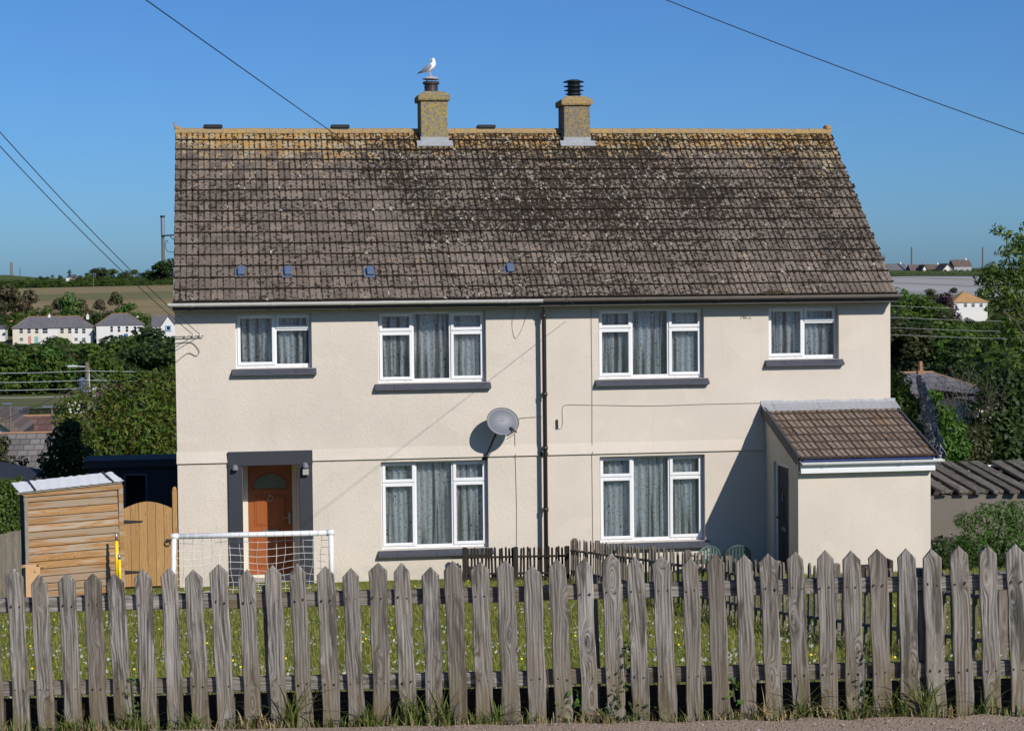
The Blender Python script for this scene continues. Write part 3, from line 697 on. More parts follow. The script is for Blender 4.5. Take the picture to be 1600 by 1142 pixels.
# clump of ochre moss lying in the right-hand gutter
V = []; F = []
for i in range(260):
    x = 10.85 + rnd.gauss(0, .14); y = YE - .05 + rnd.gauss(0, .025); z = ZE + .02 + abs(rnd.gauss(0, .022)); w = .018
    k = len(V); V += [(x - w, y, z), (x + w, y - w, z + .004), (x, y + w, z + .012), (x, y, z + .03)]; F += [(k, k + 1, k + 3), (k + 1, k + 2, k + 3), (k + 2, k, k + 3)]
o = inst('gutter_moss', np_mesh('gutter_moss', V, F, M['leaf_brownish']), house); o['kind'] = 'stuff'

def chimney(x0, x1, z1, kind, mat):
    y0, y1 = 3.32, 3.98; xm = (x0 + x1) / 2
    ch = MB().box(x0, x1, y0, y1, 7.7, z1, .008).build('chimney', mat, house)
    c = MB(); e = .075
    e = .052
    prof = [(x0 - e, z1 + .001), (x1 + e, z1 + .001), (x1 + e, z1 + .10), (x1 - .06, z1 + .19), (x0 + .06, z1 + .19), (x0 - e, z1 + .10)]
    V = []; F = []
    for (ex, z) in ((e * .75, 0.001), (e, .03), (e, .11), (-.08, .19)):
        V += [(x0 - ex, y0 - ex, z1 + z), (x1 + ex, y0 - ex, z1 + z), (x1 + ex, y1 + ex, z1 + z), (x0 - ex, y1 + ex, z1 + z)]
    for i in range(3):
        for k in range(4): F.append((i * 4 + k, i * 4 + (k + 1) % 4, i * 4 + 4 + (k + 1) % 4, i * 4 + 4 + k))
    F += [(0, 3, 2, 1), (12, 13, 14, 15)]
    c.add(V, F); c.build('chimney_cap', M['ridge'] if kind else mat, ch)
    p = MB(); zz = z1 + .185
    if kind == 0:
        p.lathe([(.135, 0), (.133, .10), (.139, .105), (.139, .125), (.132, .13), (.130, .16), (.165, .165), (.168, .20), (.15, .215), (.12, .215), (.12, .17)], (xm - .02, 3.65, zz), 20)
        p.build('chimney_pot', plain('dark_pot', (.040, .033, .034), .45, var=.3), ch, False)
        q = MB()
        for a in np.linspace(0, 2 * math.pi, 5)[:-1] + .6: q.tube([(xm - .02 + .12 * math.cos(a), 3.65 + .12 * math.sin(a), zz + .2), (xm - .02 + .12 * math.cos(a), 3.65 + .12 * math.sin(a), zz + .27)], .008, 4)
        q.lathe([(.0, .262), (.165, .262), (.172, .275), (.10, .305), (.03, .322), (0, .323)], (xm - .02, 3.65, zz), 20)
        q.build('pot_cowl', plain('pale_stained_cowl', (.46, .43, .40), .7, var=.35, scale=30), ch)
        return (xm - .02, 3.65, zz + .322)
    p.lathe([(.13, 0), (.125, .34), (.0, .34)], (xm, 3.65, zz), 16); p.build('chimney_pot', M['black'], ch)
    for i, (z, r) in enumerate(((.045, .17), (.12, .20), (.20, .205), (.29, .215))):
        q = MB().lathe([(.09, 0), (r, .012), (r, .022), (.10, .05 if i < 3 else .06), (0, .055 if i < 3 else .062)], (xm + rnd.uniform(-.01, .01), 3.65, zz + z), 18)
        q.build('cowl_louvre', M['black'], ch)
POT = chimney(4.765, 5.295, 8.955, 0, M['chimney'])
chimney(7.625, 8.15, 8.87, 1, M['chimney2'])
for x0, x1 in ((4.765, 5.295), (7.625, 8.15)):                  # lead apron and soakers
    zb = ZE + (3.32 - YE) * math.tan(PITCH)
    m = MB().box(x0 - .01, x1 + .01, 3.30, 3.316, zb - .02, zb + .17)
    m.prism([(3.316, zb + .105), (3.20, zb + .010), (3.20, zb - .012), (3.316, zb + .07)], 0, x0 - .09, x1 + .09)
    for a, b_ in ((x0 - .014, x0 - .003), (x1 + .003, x1 + .014)): m.prism([(3.32, zb), (3.32, zb + .16), (3.56, zb + .34), (3.56, zb + .19)], 0, a, b_)
    m.build('lead_flashing', M['lead'], roof)

# ------------------------------------------------------------------ porch on the right
PX0, PX1, PD = 10.77, 13.195, 2.1
PYE, PZE, PZT = -2.28, 2.235, 3.02
mb = MB()
pts = [(-PD, -.6), (-PD, 2.18), (-.002, 2.93), (-.002, -.6)]
# left wall with a doorway, front wall, right wall
dy0, dy1, dz = -1.52, -.56, 2.06
mb.prism([(-PD, -.6), (-PD, 2.18), (dy0, 2.18 + (dy0 + PD) * .355), (dy0, -.6)], 0, PX0, PX0 + .12)
mb.prism([(dy1, -.6), (dy1, 2.18 + (dy1 + PD) * .355), (-.002, 2.92), (-.002, -.6)], 0, PX0, PX0 + .12)
mb.prism([(dy0, dz), (dy0, 2.18 + (dy0 + PD) * .355), (dy1, 2.18 + (dy1 + PD) * .355), (dy1, dz)], 0, PX0, PX0 + .12)
mb.box(PX0 + .12, PX1 - .12, -PD, -PD + .12, -.6, 2.18)
mb.prism(pts, 0, PX1 - .12, PX1)
mb.build('porch_wall', M['render'], house)
d = MB(); x = PX0 + .05
d.box(x, x + .06, dy0 + .002, dy0 + .07, .0, dz - .002).box(x, x + .06, dy1 - .07, dy1 - .002, .0, dz - .002).box(x + .001, x + .059, dy0 + .07, dy1 - .07, dz - .07, dz - .003)
pdoor = d.build('porch_door', M['upvc'], house)
l = MB().box(x + .015, x + .05, dy0 + .072, dy1 - .072, .03, dz - .072)
for a, b_ in ((dy0 + .17, dy0 + .45), (dy1 - .45, dy1 - .17)):
    l.box(x + .003, x + .016, a, b_, .95, 1.5, .006); l.box(x + .003, x + .016, a, b_, .2, .78, .006)
l.build('door_leaf', M['black'], pdoor)
ym = (dy0 + dy1) / 2
MB().prism([(ym + .29 * math.cos(a), 1.62 + .26 * math.sin(a)) for a in np.linspace(0, math.pi, 13)], 0, x + .009, x + .0145).build('fanlight', plain('dark_fan_glass', (.03, .035, .04), .15), pdoor)
MB().tube([(x - .012, ym, 1.52), (x - .022, ym + .02, 1.44), (x - .012, ym, 1.37)], .012, 5).build('door_knocker', M['steel'], pdoor)
MB().box(x - .004, x + .014, ym - .14, ym + .14, .83, .89).build('letter_plate', M['steel'], pdoor)
MB().tube([(x + .01, dy1 - .12, 1.04), (x - .04, dy1 - .12, 1.04), (x - .045, dy1 - .24, 1.04)], .010, 5).build('door_handle', M['black'], pdoor)
pp = math.atan2(PZT - PZE, -PYE); pc, ps = math.cos(pp), math.sin(pp); PLN = math.hypot(PZT - PZE, PYE)
proof = MB().prism([(PYE + .03, PZE - .015), (0, PZT - .03), (0, PZT - .09), (PYE + .03, PZE - .05)], 0, 10.74, 13.2).build('porch_roof', M['fascia'], house)
ptw = 2.46 / 11; ptg = (PLN - .12) / 7
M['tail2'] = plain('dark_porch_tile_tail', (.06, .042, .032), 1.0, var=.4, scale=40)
PP = [(0, 0), (.012, .022), (.085, .024), (.098, .003), (.112, .003), (.126, .022), (.198, .024), (.21, .003), (.2236, 0)]
tv2, tf2 = tile_geo(ptw - .003, ptg + .03, prof=PP)
pme = mesh_of('roof_tile', tv2, tf2, [M['porch_tile'], M['tail2']], mi=TMI)
for r in range(7):
    for c in range(11): inst('roof_tile', pme, proof, mat=roof_mat(10.755 + c * ptw, r * ptg, PYE, PZE, pc, ps, .012))
for x0, x1, n in ((10.70, 10.75, 7), (13.222, 13.268, 7)):
    L = PLN / n
    for i in range(n):
        v = MB().box(x0, x1 + .0, i * L + .002, (i + 1) * L + .01, .02 + .0, .075, .006)
        if x0 < 11: v.box(x0 - .002, x0 + .016, i * L + .002, (i + 1) * L + .008, -.115, .07, .004)
        else: v.box(x1 - .014, x1 + .002, i * L + .002, (i + 1) * L + .008, -.115, .07, .004)
        v.xf(roof_mat(0, 0, PYE, PZE, pc, ps) @ Matrix.Rotation(-.012, 4, 'X'))
        v.build('verge_tile', M['verge'], proof)
fl = MB(); n = 13; X = np.linspace(10.69, 13.29, n)
for a, b_ in zip(X, X[1:]):                                    # dressed lead, slightly different in every bay
    j, k = rnd.uniform(0, .014), rnd.uniform(-.012, .012)
    fl.prism([(-.004, PZT + .10 + k), (-.012, PZT + .10 + k), (-.02, PZT + .045 + j), (-.31, PZT - .06 + j * .5), (-.31, PZT - .072), (-.004, PZT + .01)], 0, a, b_ - .001)
fl.build('lead_flashing', M['lead'], proof)
MB().box(10.80, 13.2, PYE - .025, PYE + .03, PZE - .030, PZE - .012).build('underlay_strip', M['blue'], proof)
MB().box(10.775, 13.225, PYE + .035, PYE + .06, 1.985, 2.215, .004).box(10.776, 13.224, PYE + .018, PYE + .036, 1.985, 2.06, .003).box(10.776, 13.224, PYE + .06, -PD - .001, 1.99, 2.01).build('porch_fascia', M['white_paint'], house)
gutter('porch_gutter', 10.77, 13.36, M['white_paint'], PYE - .032, PZE - .055, .052, house)

# ------------------------------------------------------------------ things fixed to the house
t = thing('satellite_dish', 'grey oval satellite dish on the wall between the two left windows', 'satellite dish', (5.52, 0, 2.24))
nrm = Vector((.22, -1.0, .42)).normalized(); cen = Vector((5.79, -.44, 2.875)) - Vector((5.52, 0, 2.24))
Rm = nrm.to_track_quat('Z', 'Y').to_matrix().to_4x4(); Rm.translation = cen
mb = MB(); V = []; F = []; NR_ = 7; NS = 36
for side, off in ((0, 0.0), (1, -.012)):
    V.append((0, 0, -.06 + off))
    for i in range(1, NR_ + 1):
        r = i / NR_
        for k in range(NS): a = 2 * math.pi * k / NS; V.append((.305 * r * math.cos(a), .262 * r * math.sin(a), -.06 + .06 * r * r + off))
n1 = 1 + NR_ * NS
for side in (0, 1):
    b0 = side * n1
    for k in range(NS):
        F.append((b0, b0 + 1 + k, b0 + 1 + (k + 1) % NS))
        for i in range(NR_ - 1): F.append((b0 + 1 + i * NS + k, b0 + 1 + (i + 1) * NS + k, b0 + 1 + (i + 1) * NS + (k + 1) % NS, b0 + 1 + i * NS + (k + 1) % NS))
o1 = 1 + (NR_ - 1) * NS
for k in range(NS): F.append((o1 + k, n1 + o1 + k, n1 + o1 + (k + 1) % NS, o1 + (k + 1) % NS))
mb.add(V, F).xf(Rm); mb.build('reflector', M['dish'], t, True)
fx = lambda *p: tuple(Rm @ Vector(p))
mb = MB().tube([fx(.303 * math.cos(a), .260 * math.sin(a), .003) for a in np.linspace(0, 2 * math.pi, 37)], .007, 5); mb.build('rim', M['dish'], t)
mb = MB(); em = plain('embossed_dish_mark', (.20, .21, .24), .5)
mb.tube([fx(-.02 + .085 * math.cos(a), .055 + .03 * math.sin(a), -.052) for a in np.linspace(.2, 2.9, 9)], .004, 4); mb.tube([fx(.01 + .045 * math.cos(a), .04 + .02 * math.sin(a), -.054) for a in np.linspace(0, 6.28, 10)], .004, 4)
mb.build('embossed_mark', em, t)
mb = MB().tube([(0, -.005, 0), (.02, -.12, .02), (.10, -.26, .26), tuple(cen - nrm * .11)], .021, 8).box(-.05, .05, -.02, -.001, -.09, .07, .005); mb.build('wall_mount', M['black'], t, True)
mb = MB().tube([fx(0, 0, -.09), fx(0, 0, -.14)], .06, 8); mb.build('back_bracket', M['black'], t)
lnb = fx(.03, -.285, .34); mb = MB().tube([fx(.05, -.262, -.02), fx(.045, -.285, .15), lnb], .012, 5); mb.build('feed_arm', M['black'], t)
mb = MB().tube([lnb, tuple(Vector(lnb) + (cen - Vector(lnb)).normalized() * .10)], [.030, .036], 8).tube([tuple(Vector(lnb) + Vector((.02, 0, .0))), tuple(Vector(lnb) + Vector((.07, 0, -.03)))], .02, 6); mb.build('receiver_head', M['black'], t)

def cable(label, pts, r=.006, mat='cable', clips=0):
    o = MB().tube(pts, r, 5).build('wall_cable', M[mat]); return tag(o, label, 'cable')
def smooth(pts, n=6):
    P = [np.array(p, float) for p in pts]; P = [2 * P[0] - P[1]] + P + [2 * P[-1] - P[-2]]; out = []
    for i in range(1, len(P) - 2):
        for k in range(n):
            u = k / n; a, b, c, d = P[i - 1:i + 3]
            out.append(.5 * (2 * b + (c - a) * u + (2 * a - 5 * b + 4 * c - d) * u * u + (3 * b - a - 3 * c + d) * u ** 3))
    out.append(P[-2]); return out
cable('thin pale cable running straight down the wall beside the downpipe, left of the windows', [(7.505, -.008, 4.9), (7.51, -.008, 3.4), (7.50, -.008, 2.28), (7.50, -.055, 2.24), (7.495, -.008, 2.18), (7.50, -.008, .4)])
cable('thin cable dropping from the satellite dish down to the dark picket fence', [(6.02, -.2, 2.66), (6.07, -.01, 2.62), (6.072, -.008, 2.28), (6.073, -.055, 2.23), (6.075, -.008, 2.17), (6.09, -.009, 1.3), (6.08, -.008, .45)])
cable('short cable from the satellite dish straight across to the downpipe', [(6.02, -.3, 2.90), (6.2, -.012, 2.905), (6.52, -.010, 2.915), (6.56, -.12, 2.92)])
cable('long cable along the wall to the porch roof ending in a hanging loop', smooth([(10.72, -.008, 3.085), (9.6, -.008, 3.085), (8.6, -.008, 3.075), (7.4, -.008, 3.115), (7.02, -.008, 3.12), (6.955, -.008, 3.05), (6.955, -.008, 2.80), (6.93, -.008, 2.70), (6.87, -.008, 2.69), (6.835, -.008, 2.74), (6.83, -.008, 2.82)]))
cable('hanging cable loop under the gutter left of the downpipe', smooth([(6.10, -.05, 4.95), (6.04, -.008, 4.62), (6.08, -.008, 4.37), (6.15, -.008, 4.40), (6.25, -.008, 4.60), (6.36, -.05, 4.95)]), .005)
cable('black junction clip with a cable stub on the wall right of the downpipe', [(6.855, -.03, 2.70), (6.85, -.025, 2.86)], .020, 'black')
cable('cable loops at the top left corner of the house wall', smooth([(-.02, -.03, 4.36), (.12, -.02, 4.37), (.30, -.02, 4.36), (.42, -.03, 4.22), (.36, -.02, 4.13), (.22, -.02, 4.18), (.0, -.02, 4.02)]), .007)
t = thing('line_bracket', 'bracket bar for the telephone wires at the top left corner of the house', 'bracket', (.0, 0, 4.47))
MB().tube([(-.02, -.06, 0), (.50, -.06, .01)], .010, 5).build('bracket_bar', M['steel'], t)
q = MB()
for x in (.18, .32, .44): q.lathe([(.006, 0), (.016, .01), (.016, .04), (.006, .045)], (x, -.06, 0), 8)
q.build('insulator', M['white_paint'], t)
def lamp(name, label, p, big):
    t = thing(name, label, 'lamp', p)
    MB().box(-.035, .035, -.03, -.001, -.05, .05, .005).build('back_plate', M['lead'], t)
    q = MB().tube([(0, -.03, .0), (0, -.07, .03)], .018, 6); q.lathe([(.02, .03), (.05, .0), (.055, -.045), (.0, -.05)], (0, -.08, .02), 12); q.build('lamp_head', plain('frosted_lamp', (.16, .17, .19), .3), t)
    if big: MB().box(-.055, .055, -.10, -.03, -.16, -.055, .008).build('sensor_box', plain('pale_sensor', (.34, .33, .29), .4), t)
lamp('wall_lamp', 'small wall lamp high on the left side of the dark door surround', (1.015, -.055, 2.12), 0)
lamp('wall_lamp', 'wall lamp with sensor box on the right side of the dark door surround', (2.26, -.055, 2.13), 1)
# bits of moss and wire on the wall under the right gutter
V = []; F = []
for i in range(26):
    x = 10.40 + rnd.uniform(-.10, .10); z = 4.66 + rnd.uniform(-.02, .03); k = len(V)
    V += [(x, -.004, z), (x + .012, -.012, z - .01), (x + .004, -.018, z + .02)]; F += [(k, k + 1, k + 2)]
tag(inst('dry_nest_wisps', np_mesh('dry_nest_wisps', V, F, M['twig'])), 'wisps of dry nest stuck on the wall beside the small right window', 'nest')

# herring gull on the left chimney pot
def gull(loc):
    g = thing('gull', 'white and grey gull standing on the left chimney pot', 'gull', loc, math.radians(-12))
    def loft(sec, n=14):
        V = []; F = []
        for (c, rx, ry, tilt) in sec:
            d = Vector((math.cos(tilt), 0, math.sin(tilt))); u = Vector((0, 1, 0)); w = d.cross(u)
            for k in range(n):
                a = 2 * math.pi * k / n; V.append(tuple(Vector(c) + u * (rx * math.cos(a)) + w * (ry * math.sin(a))))
        m = len(sec)
        for i in range(m - 1):
            for k in range(n): F.append((i * n + k, i * n + (k + 1) % n, (i + 1) * n + (k + 1) % n, (i + 1) * n + k))
        F += [tuple(range(n - 1, -1, -1)), tuple(range((m - 1) * n, m * n))]; return V, F
    R = math.radians
    body = [((-.185, 0, .075), .010, .006, R(25)), ((-.14, 0, .095), .032, .020, R(28)), ((-.08, 0, .13), .055, .048, R(35)), ((-.02, 0, .17), .070, .068, R(45)), ((.035, 0, .215), .068, .066, R(58)),
            ((.062, 0, .258), .050, .052, R(75)), ((.066, 0, .290), .036, .038, R(88)), ((.060, 0, .315), .037, .040, R(95)), ((.055, 0, .340), .034, .038, R(95)), ((.052, 0, .358), .018, .022, R(95)), ((.052, 0, .363), .004, .005, R(95))]
    V, F = loft(body); inst('body', mesh_of('gull_body', V, F, plain('white_plumage', (.78, .77, .75), .8, var=.06, scale=60), True), g)
    gm = plain('grey_wing_plumage', (.20, .23, .28), .8, var=.15, scale=80)
    for s in (-1, 1):
        w = [((.03, s * .060, .225), .010, .022, R(35)), ((-.02, s * .072, .195), .013, .048, R(33)), ((-.08, s * .066, .155), .013, .046, R(32)), ((-.14, s * .046, .118), .010, .030, R(30)), ((-.20, s * .022, .088), .006, .014, R(28)), ((-.245, s * .008, .066), .002, .004, R(26))]
        V, F = loft(w, 10); wg = inst('wing', mesh_of('gull_wing', V, F, gm, True), g)
        V, F = loft([((-.16, s * .040, .112), .008, .016, R(28)), ((-.215, s * .022, .083), .006, .011, R(28)), ((-.265, s * .006, .056), .001, .003, R(26))], 8); inst('wing_tip', mesh_of('wing_tip', V, F, M['black'], True), wg)
        MB().tube([(-.01, s * .028, .13), (.0, s * .028, .075), (.012, s * .028, .008)], [.011, .006, .005], 6).tube([(.012, s * .028, .006), (.06, s * .028 + .012, .004)], .004, 4).tube([(.012, s * .028, .006), (.062, s * .028 - .012, .004)], .004, 4).build('leg', plain('pink_leg', (.55, .36, .30), .6), g)
        MB().lathe([(0, -.005), (.005, 0), (0, .005)], (.045, s * .034, .338), 6).build('eye', M['black'], g)
    V, F = loft([((.020, 0, .333), .010, .012, R(168)), ((-.015, 0, .325), .008, .010, R(168)), ((-.035, 0, .316), .003, .004, R(200))], 8)
    inst('beak', mesh_of('gull_beak', V, F, plain('yellow_beak', (.62, .42, .05), .5), True), g)
gull((POT[0] - .01, POT[1], POT[2] - .004))

# ------------------------------------------------------------------ overhead wires
def wire(label, pts, r=.012, mat='wire', name='telephone_wire'):
    o = MB().tube(pts, r, 5).build(name, M[mat]); return tag(o, label, 'wire')
def sag(a, b, s, n=24):
    a, b = np.array(a, float), np.array(b, float); return [a + (b - a) * u - np.array([0, 0, 4 * s * u * (1 - u)]) for u in np.linspace(0, 1, n + 1)]
A = np.array([7.21, YE + .0, 4.90]); wd = np.array([-.291, -.952, .097])
wire('wire sloping down across the roof from the upper left to the eaves by the downpipe', sag(A + wd * 46, A, .0, 2), .0040)
wire('upper of the two wires slanting down to the left corner of the house', sag(atd(-420, -292, 18), (.44, -.06, 4.50), .27), .0065)
wire('lower of the two wires slanting down to the left corner of the house', sag(atd(-420, -256, 18), (.32, -.06, 4.50), .27), .0065)
wire('single wire crossing the sky at the upper right', sag(atd(760, -115, 12), atd(1900, 312, 11), .05), .0030)
# ------------------------------------------------------------------ roadside picket fence
TOPS = [-14, 27, 65, 108, 147, 186, 226, 267, 306, 346, 388, 428, 468, 510, 549, 589, 630, 671, 708, 749, 790, 831, 872, 913, 953, 992, 1034, 1076, 1117, 1159, 1200, 1242, 1285, 1326, 1368, 1411, 1453, 1496, 1540, 1583, 1626]
fence = thing('picket_fence', 'weathered grey roadside picket fence with pointed tops across the foreground', 'fence', tuple(FB0))
fa = math.atan2(FD[1], FD[0]); ft = math.atan(FD[2] / math.hypot(FD[0], FD[1]))
Ff = Matrix.Translation(Vector(FB0)) @ Matrix.Rotation(fa, 4, 'Z') @ Matrix.Rotation(-ft, 4, 'Y')
fence.matrix_world = Ff
Fi = Ff.inverted()
for i, px in enumerate(TOPS):
    ty = 891 + (849 - 891) * ((px - 27) / 1556.0) ** 1.0 + rnd.uniform(-3, 3) + (2 if 500 < px < 900 else 0)
    tp = Fi @ Vector(fence_pt(px + 1, ty)); w = .0485 + rnd.uniform(-.003, .003); H = tp.z - rnd.uniform(-.02, .01)
    o = []; nseg = 7; e0, e1 = rnd.random() * 6, rnd.random() * 6; lean = rnd.uniform(-.010, .010)
    sh = .052 + rnd.uniform(-.006, .006)
    L = [(-w + .0035 * math.sin(e0 + k * 1.9), (H - sh) * k / nseg) for k in range(nseg + 1)]; Rr = [(w + .0035 * math.sin(e1 + k * 1.7), (H - sh) * k / nseg) for k in range(nseg + 1)]
    poly = Rr + [(rnd.uniform(-.004, .004), H)] + L[::-1]
    P = np.array(poly); c = P.mean(0); n = len(P); V = []; F = []; ch = .0045; th = .026
    Pin = c + (P - c) * np.array([1 - ch / w, 1 - ch / (H / 2)])
    for (Q, y) in ((Pin, -th / 2), (P, -th / 2 + ch), (P, th / 2 - .002), (Pin, th / 2)):
        V += [(q[0], y + .004 * math.sin(q[1] * 3 + e0), q[1]) for q in Q]
    for a in range(3): F += [(a * n + k, a * n + (k + 1) % n, (a + 1) * n + (k + 1) % n, (a + 1) * n + k) for k in range(n)]
    F += [tuple(range(n - 1, -1, -1)), tuple(range(3 * n, 4 * n))]
    inst('picket', mesh_of('picket', V, F, M['picket']), fence, loc=(tp.x, -.018, -.01), rot=(rnd.uniform(-.012, .012), lean, rnd.uniform(-.05, .05)))
nails = MB()
for i, px in enumerate(TOPS):
    tp = Fi @ Vector(fence_pt(px + 1, 870))
    for z in (.725, .245):
        for sx in (-.026, .024): nails.tube([(tp.x + sx + rnd.uniform(-.006, .006), -.029, z + rnd.uniform(-.015, .015)), (tp.x + sx, -.0335, z)], .0042, 5)
o = nails.build('nail_heads', plain('rusty_nail', (.03, .02, .016), .7), fence); o['kind'] = 'stuff'
L0, L1 = -.6, 6.6
for z, off in ((.725, 0), (.245, 0)):
    x = L0
    while x < L1:
        ln = 1.83; b = MB().box(0, ln - .003, -.022, .022, -.042, .042, .004)
        # rail timber runs along x: model it upright so its grain follows the length
        v = MB().box(-.042, .042, -.022, .022, 0, ln - .003, .004)
        r = inst('rail', mesh_of('rail', v.v, v.f, M['picket']), fence, loc=(x, .026, z + rnd.uniform(-.004, .004)), rot=(0, math.pi / 2, 0)); x += ln
for x in np.arange(-.6, 6.6, 1.83):
    v = MB().box(-.10, .10, -.012, .012, 0, 1.822, .004); inst('shade_board', mesh_of('shade_board', v.v, v.f, M['old_wood']), fence, loc=(x, .065, .075 + rnd.uniform(-.006, .006)), rot=(0, math.pi / 2, 0))  # added dark boards standing in for the shade under the lower rail
for x in np.arange(-.35, 6.6, 1.83):
    v = MB().box(-.045, .045, -.04, .04, -.4, .80, .006); inst('post', mesh_of('post', v.v, v.f, M['picket']), fence, loc=(x, .09, 0))

# ------------------------------------------------------------------ divider fences between the two gardens
def strip_fence(label, p0, p1, n, h, w, mat, name='picket_fence', gap_rails=(.25, .75), tipw=.0, posts=3, side=1):
    t = thing(name, label, 'fence', (p0[0], p0[1], float(gz(*p0))))
    a = math.atan2(p1[1] - p0[1], p1[0] - p0[0]); Ln = math.hypot(p1[0] - p0[0], p1[1] - p0[1])
    me = []
    for k in range(3):
        hh = h + (-.01, .0, .012)[k]; P = [(-w, 0), (w, 0), (w, hh - w * 1.5), (w * .45, hh - .012), (0, hh), (-w * .45, hh - .012), (-w, hh - w * 1.5)]
        v = MB().prism(P, 1, -.010, .010); me.append(mesh_of('picket', v.v, v.f, mat))
    for i in range(n):
        u = (i + .5) / n; x = p0[0] + (p1[0] - p0[0]) * u; y = p0[1] + (p1[1] - p0[1]) * u
        inst('picket', me[i % 3], t, loc=(x - p0[0], y - p0[1], float(gz(x, y) - gz(*p0)) + .02), rot=(rnd.uniform(-.03, .03), rnd.uniform(-.035, .035), a + rnd.uniform(-.08, .08)))
    m = 6
    for f in gap_rails:
        for i in range(m):
            u0, u1 = i / m, (i + 1) / m; q = []
            for u in (u0, u1):
                x = p0[0] + (p1[0] - p0[0]) * u; y = p0[1] + (p1[1] - p0[1]) * u; q.append(Vector((x - p0[0], y - p0[1], float(gz(x, y) - gz(*p0)) + h * f)))
            d = q[1] - q[0]; v = MB().box(-.03, .03, -.016, .016, 0, d.length, .003)
            off = Vector((-math.sin(a), math.cos(a), 0)) * .028 * side
            o = inst('rail', mesh_of('rail', v.v, v.f, mat), t); o.matrix_local = Matrix.Translation(q[0] + off) @ d.to_track_quat('Z', 'Y').to_matrix().to_4x4()
    for i in range(posts):
        u = i / (posts - 1); x = p0[0] + (p1[0] - p0[0]) * u; y = p0[1] + (p1[1] - p0[1]) * u
        v = MB().box(-.04, .04, -.04, .04, -.2, h + .03, .008); inst('post', mesh_of('post', v.v, v.f, mat), t, loc=(x - p0[0] - math.sin(a) * .085 * side, y - p0[1] + math.cos(a) * .085 * side, float(gz(x, y) - gz(*p0))), rot=(0, 0, a))
    return t
strip_fence('low dark stained picket fence close to the wall under the ground floor window', (5.10, -.42), (6.83, -1.15), 29, .60, .018, M['divider'], posts=3, side=-1)
strip_fence('long picket fence running up the slope between the two gardens', (6.86, -1.2), (6.86, -20.3), 84, .72, .030, M['divider2'], posts=10, side=1)
# stacked brown planter timbers seen through the gap
q0 = at(1352, 940, -8.5); zg = float(gz(q0[0], -8.5))
t = thing('timber_planter', 'dark brown timber planter box seen between pickets in front of the porch', 'planter', (q0[0], -8.5, zg))
bm_ = plain('brown_stained_timber', (.045, .025, .016), .8, var=.3); H = at(1352, 884, -8.5)[2] - zg
for k in range(3): MB().box(-.12, .28, -.2, .2, H / 3 * k, H / 3 * (k + 1) - .006, .008).build('planter_board', bm_, t)
MB().box(.285, .345, -.21, .21, 0, H + .10, .01).build('corner_post', bm_, t)

# two resin garden chairs by the wall
def chair(label, x, y, rz, col):
    t = thing('garden_chair', label, 'chair', (x, y, float(gz(x, y))), rz, None); t.scale = (.86, .86, .61)
    arch = [(.27 * math.cos(a), .62 + .28 * math.sin(a)) for a in np.linspace(0, math.pi, 13)]
    MB().tube([(-.27, .23, .40)] + [(p[0], .26, p[1]) for p in arch[::-1]] + [(.27, .23, .40)], .022, 6).build('back_frame', col, t, True)
    for k in range(6):
        xx = -.19 + k * .076; zt = .62 + .28 * math.sqrt(max(0, 1 - (xx / .27) ** 2)); MB().box(xx - .022, xx + .022, .250, .266, .42, zt - .01).build('back_slat', col, t)
    MB().box(-.26, .26, -.24, .24, .385, .415, .012).build('seat', col, t)
    for sx in (-1, 1):
        MB().tube([(sx * .27, .24, .60), (sx * .29, 0, .625), (sx * .29, -.20, .61), (sx * .28, -.24, .56)], .022, 6).build('armrest', col, t)
        for sy in (-1, 1): MB().tube([(sx * .24, sy * .21, .39), (sx * .28, sy * .26, 0)], [.028, .018], 6).build('leg', col, t)
chair('pale green plastic garden chair under the window, half in the sun', 9.42, -.55, math.radians(200), plain('pale_green_resin', (.08, .13, .12), .4))
chair('green plastic garden chair in the shade of the porch', 10.0, -.6, math.radians(185), plain('shaded_green_resin', (.03, .06, .055), .4))  # porch shade is put into this chair's darker resin colour

# ------------------------------------------------------------------ football goal on the lawn
gp0, gp1 = at(272, 838, -5.5), at(517, 832, -5.5)
t = thing('football_goal', 'white tube football goal with a loose net in front of the brown door', 'goal', (gp0[0], -5.5, float(gz(gp0[0], -5.5))))
gh = gp0[2] - float(gz(gp0[0], -5.5)); gw = gp1[0] - gp0[0]; g2 = gp1[2] - float(gz(gp0[0], -5.5))
MB().tube([(0, 0, gh), (gw, 0, g2)], .042, 10).tube([(-.045, 0, gh), (.06, 0, gh)], .050, 10).tube([(gw - .06, 0, g2), (gw + .045, 0, g2)], .050, 10).build('crossbar', M['white_paint'], t, True)
MB().tube([(0, 0, gh), (-.04, -.12, .0)], .040, 10).build('goal_post', M['white_paint'], t, True)
MB().tube([(gw, 0, g2 + .03), (gw, 0, 0)], .040, 10).build('goal_post', M['white_paint'], t, True)
for x in (0, gw): MB().tube([(x, 0, gh - .04), (x, .62, .03)], .022, 8).build('rear_stay', M['white_paint'], t, True)
MB().tube([(0, .62, .03), (gw, .62, .03)], .022, 8).build('ground_bar', M['white_paint'], t, True)
q = MB(); nx, nz = 17, 9
def netp(i, j):
    u = i / nx; v = j / nz; sw = .035 * math.sin(i * 1.7 + j * .6) + .02 * math.sin(i * .9 - j * 1.3)
    return (gw * u + sw * v * 1.1, .10 + .50 * v ** 1.4 + .05 * math.sin(i * 1.1 + j), (gh + (g2 - gh) * u - .03) * (1 - v) + .02 - .03 * math.sin(math.pi * v) * math.sin(i * .8))
for i in range(nx + 1): q.tube([netp(i, j) for j in range(nz + 1)], .0038, 3, False)
for j in range(nz + 1): q.tube([netp(i, j) for i in range(nx + 1)], .0038, 3, False)
q.build('net', plain('white_net_cord', (.75, .75, .74), .8), t)
q = MB()
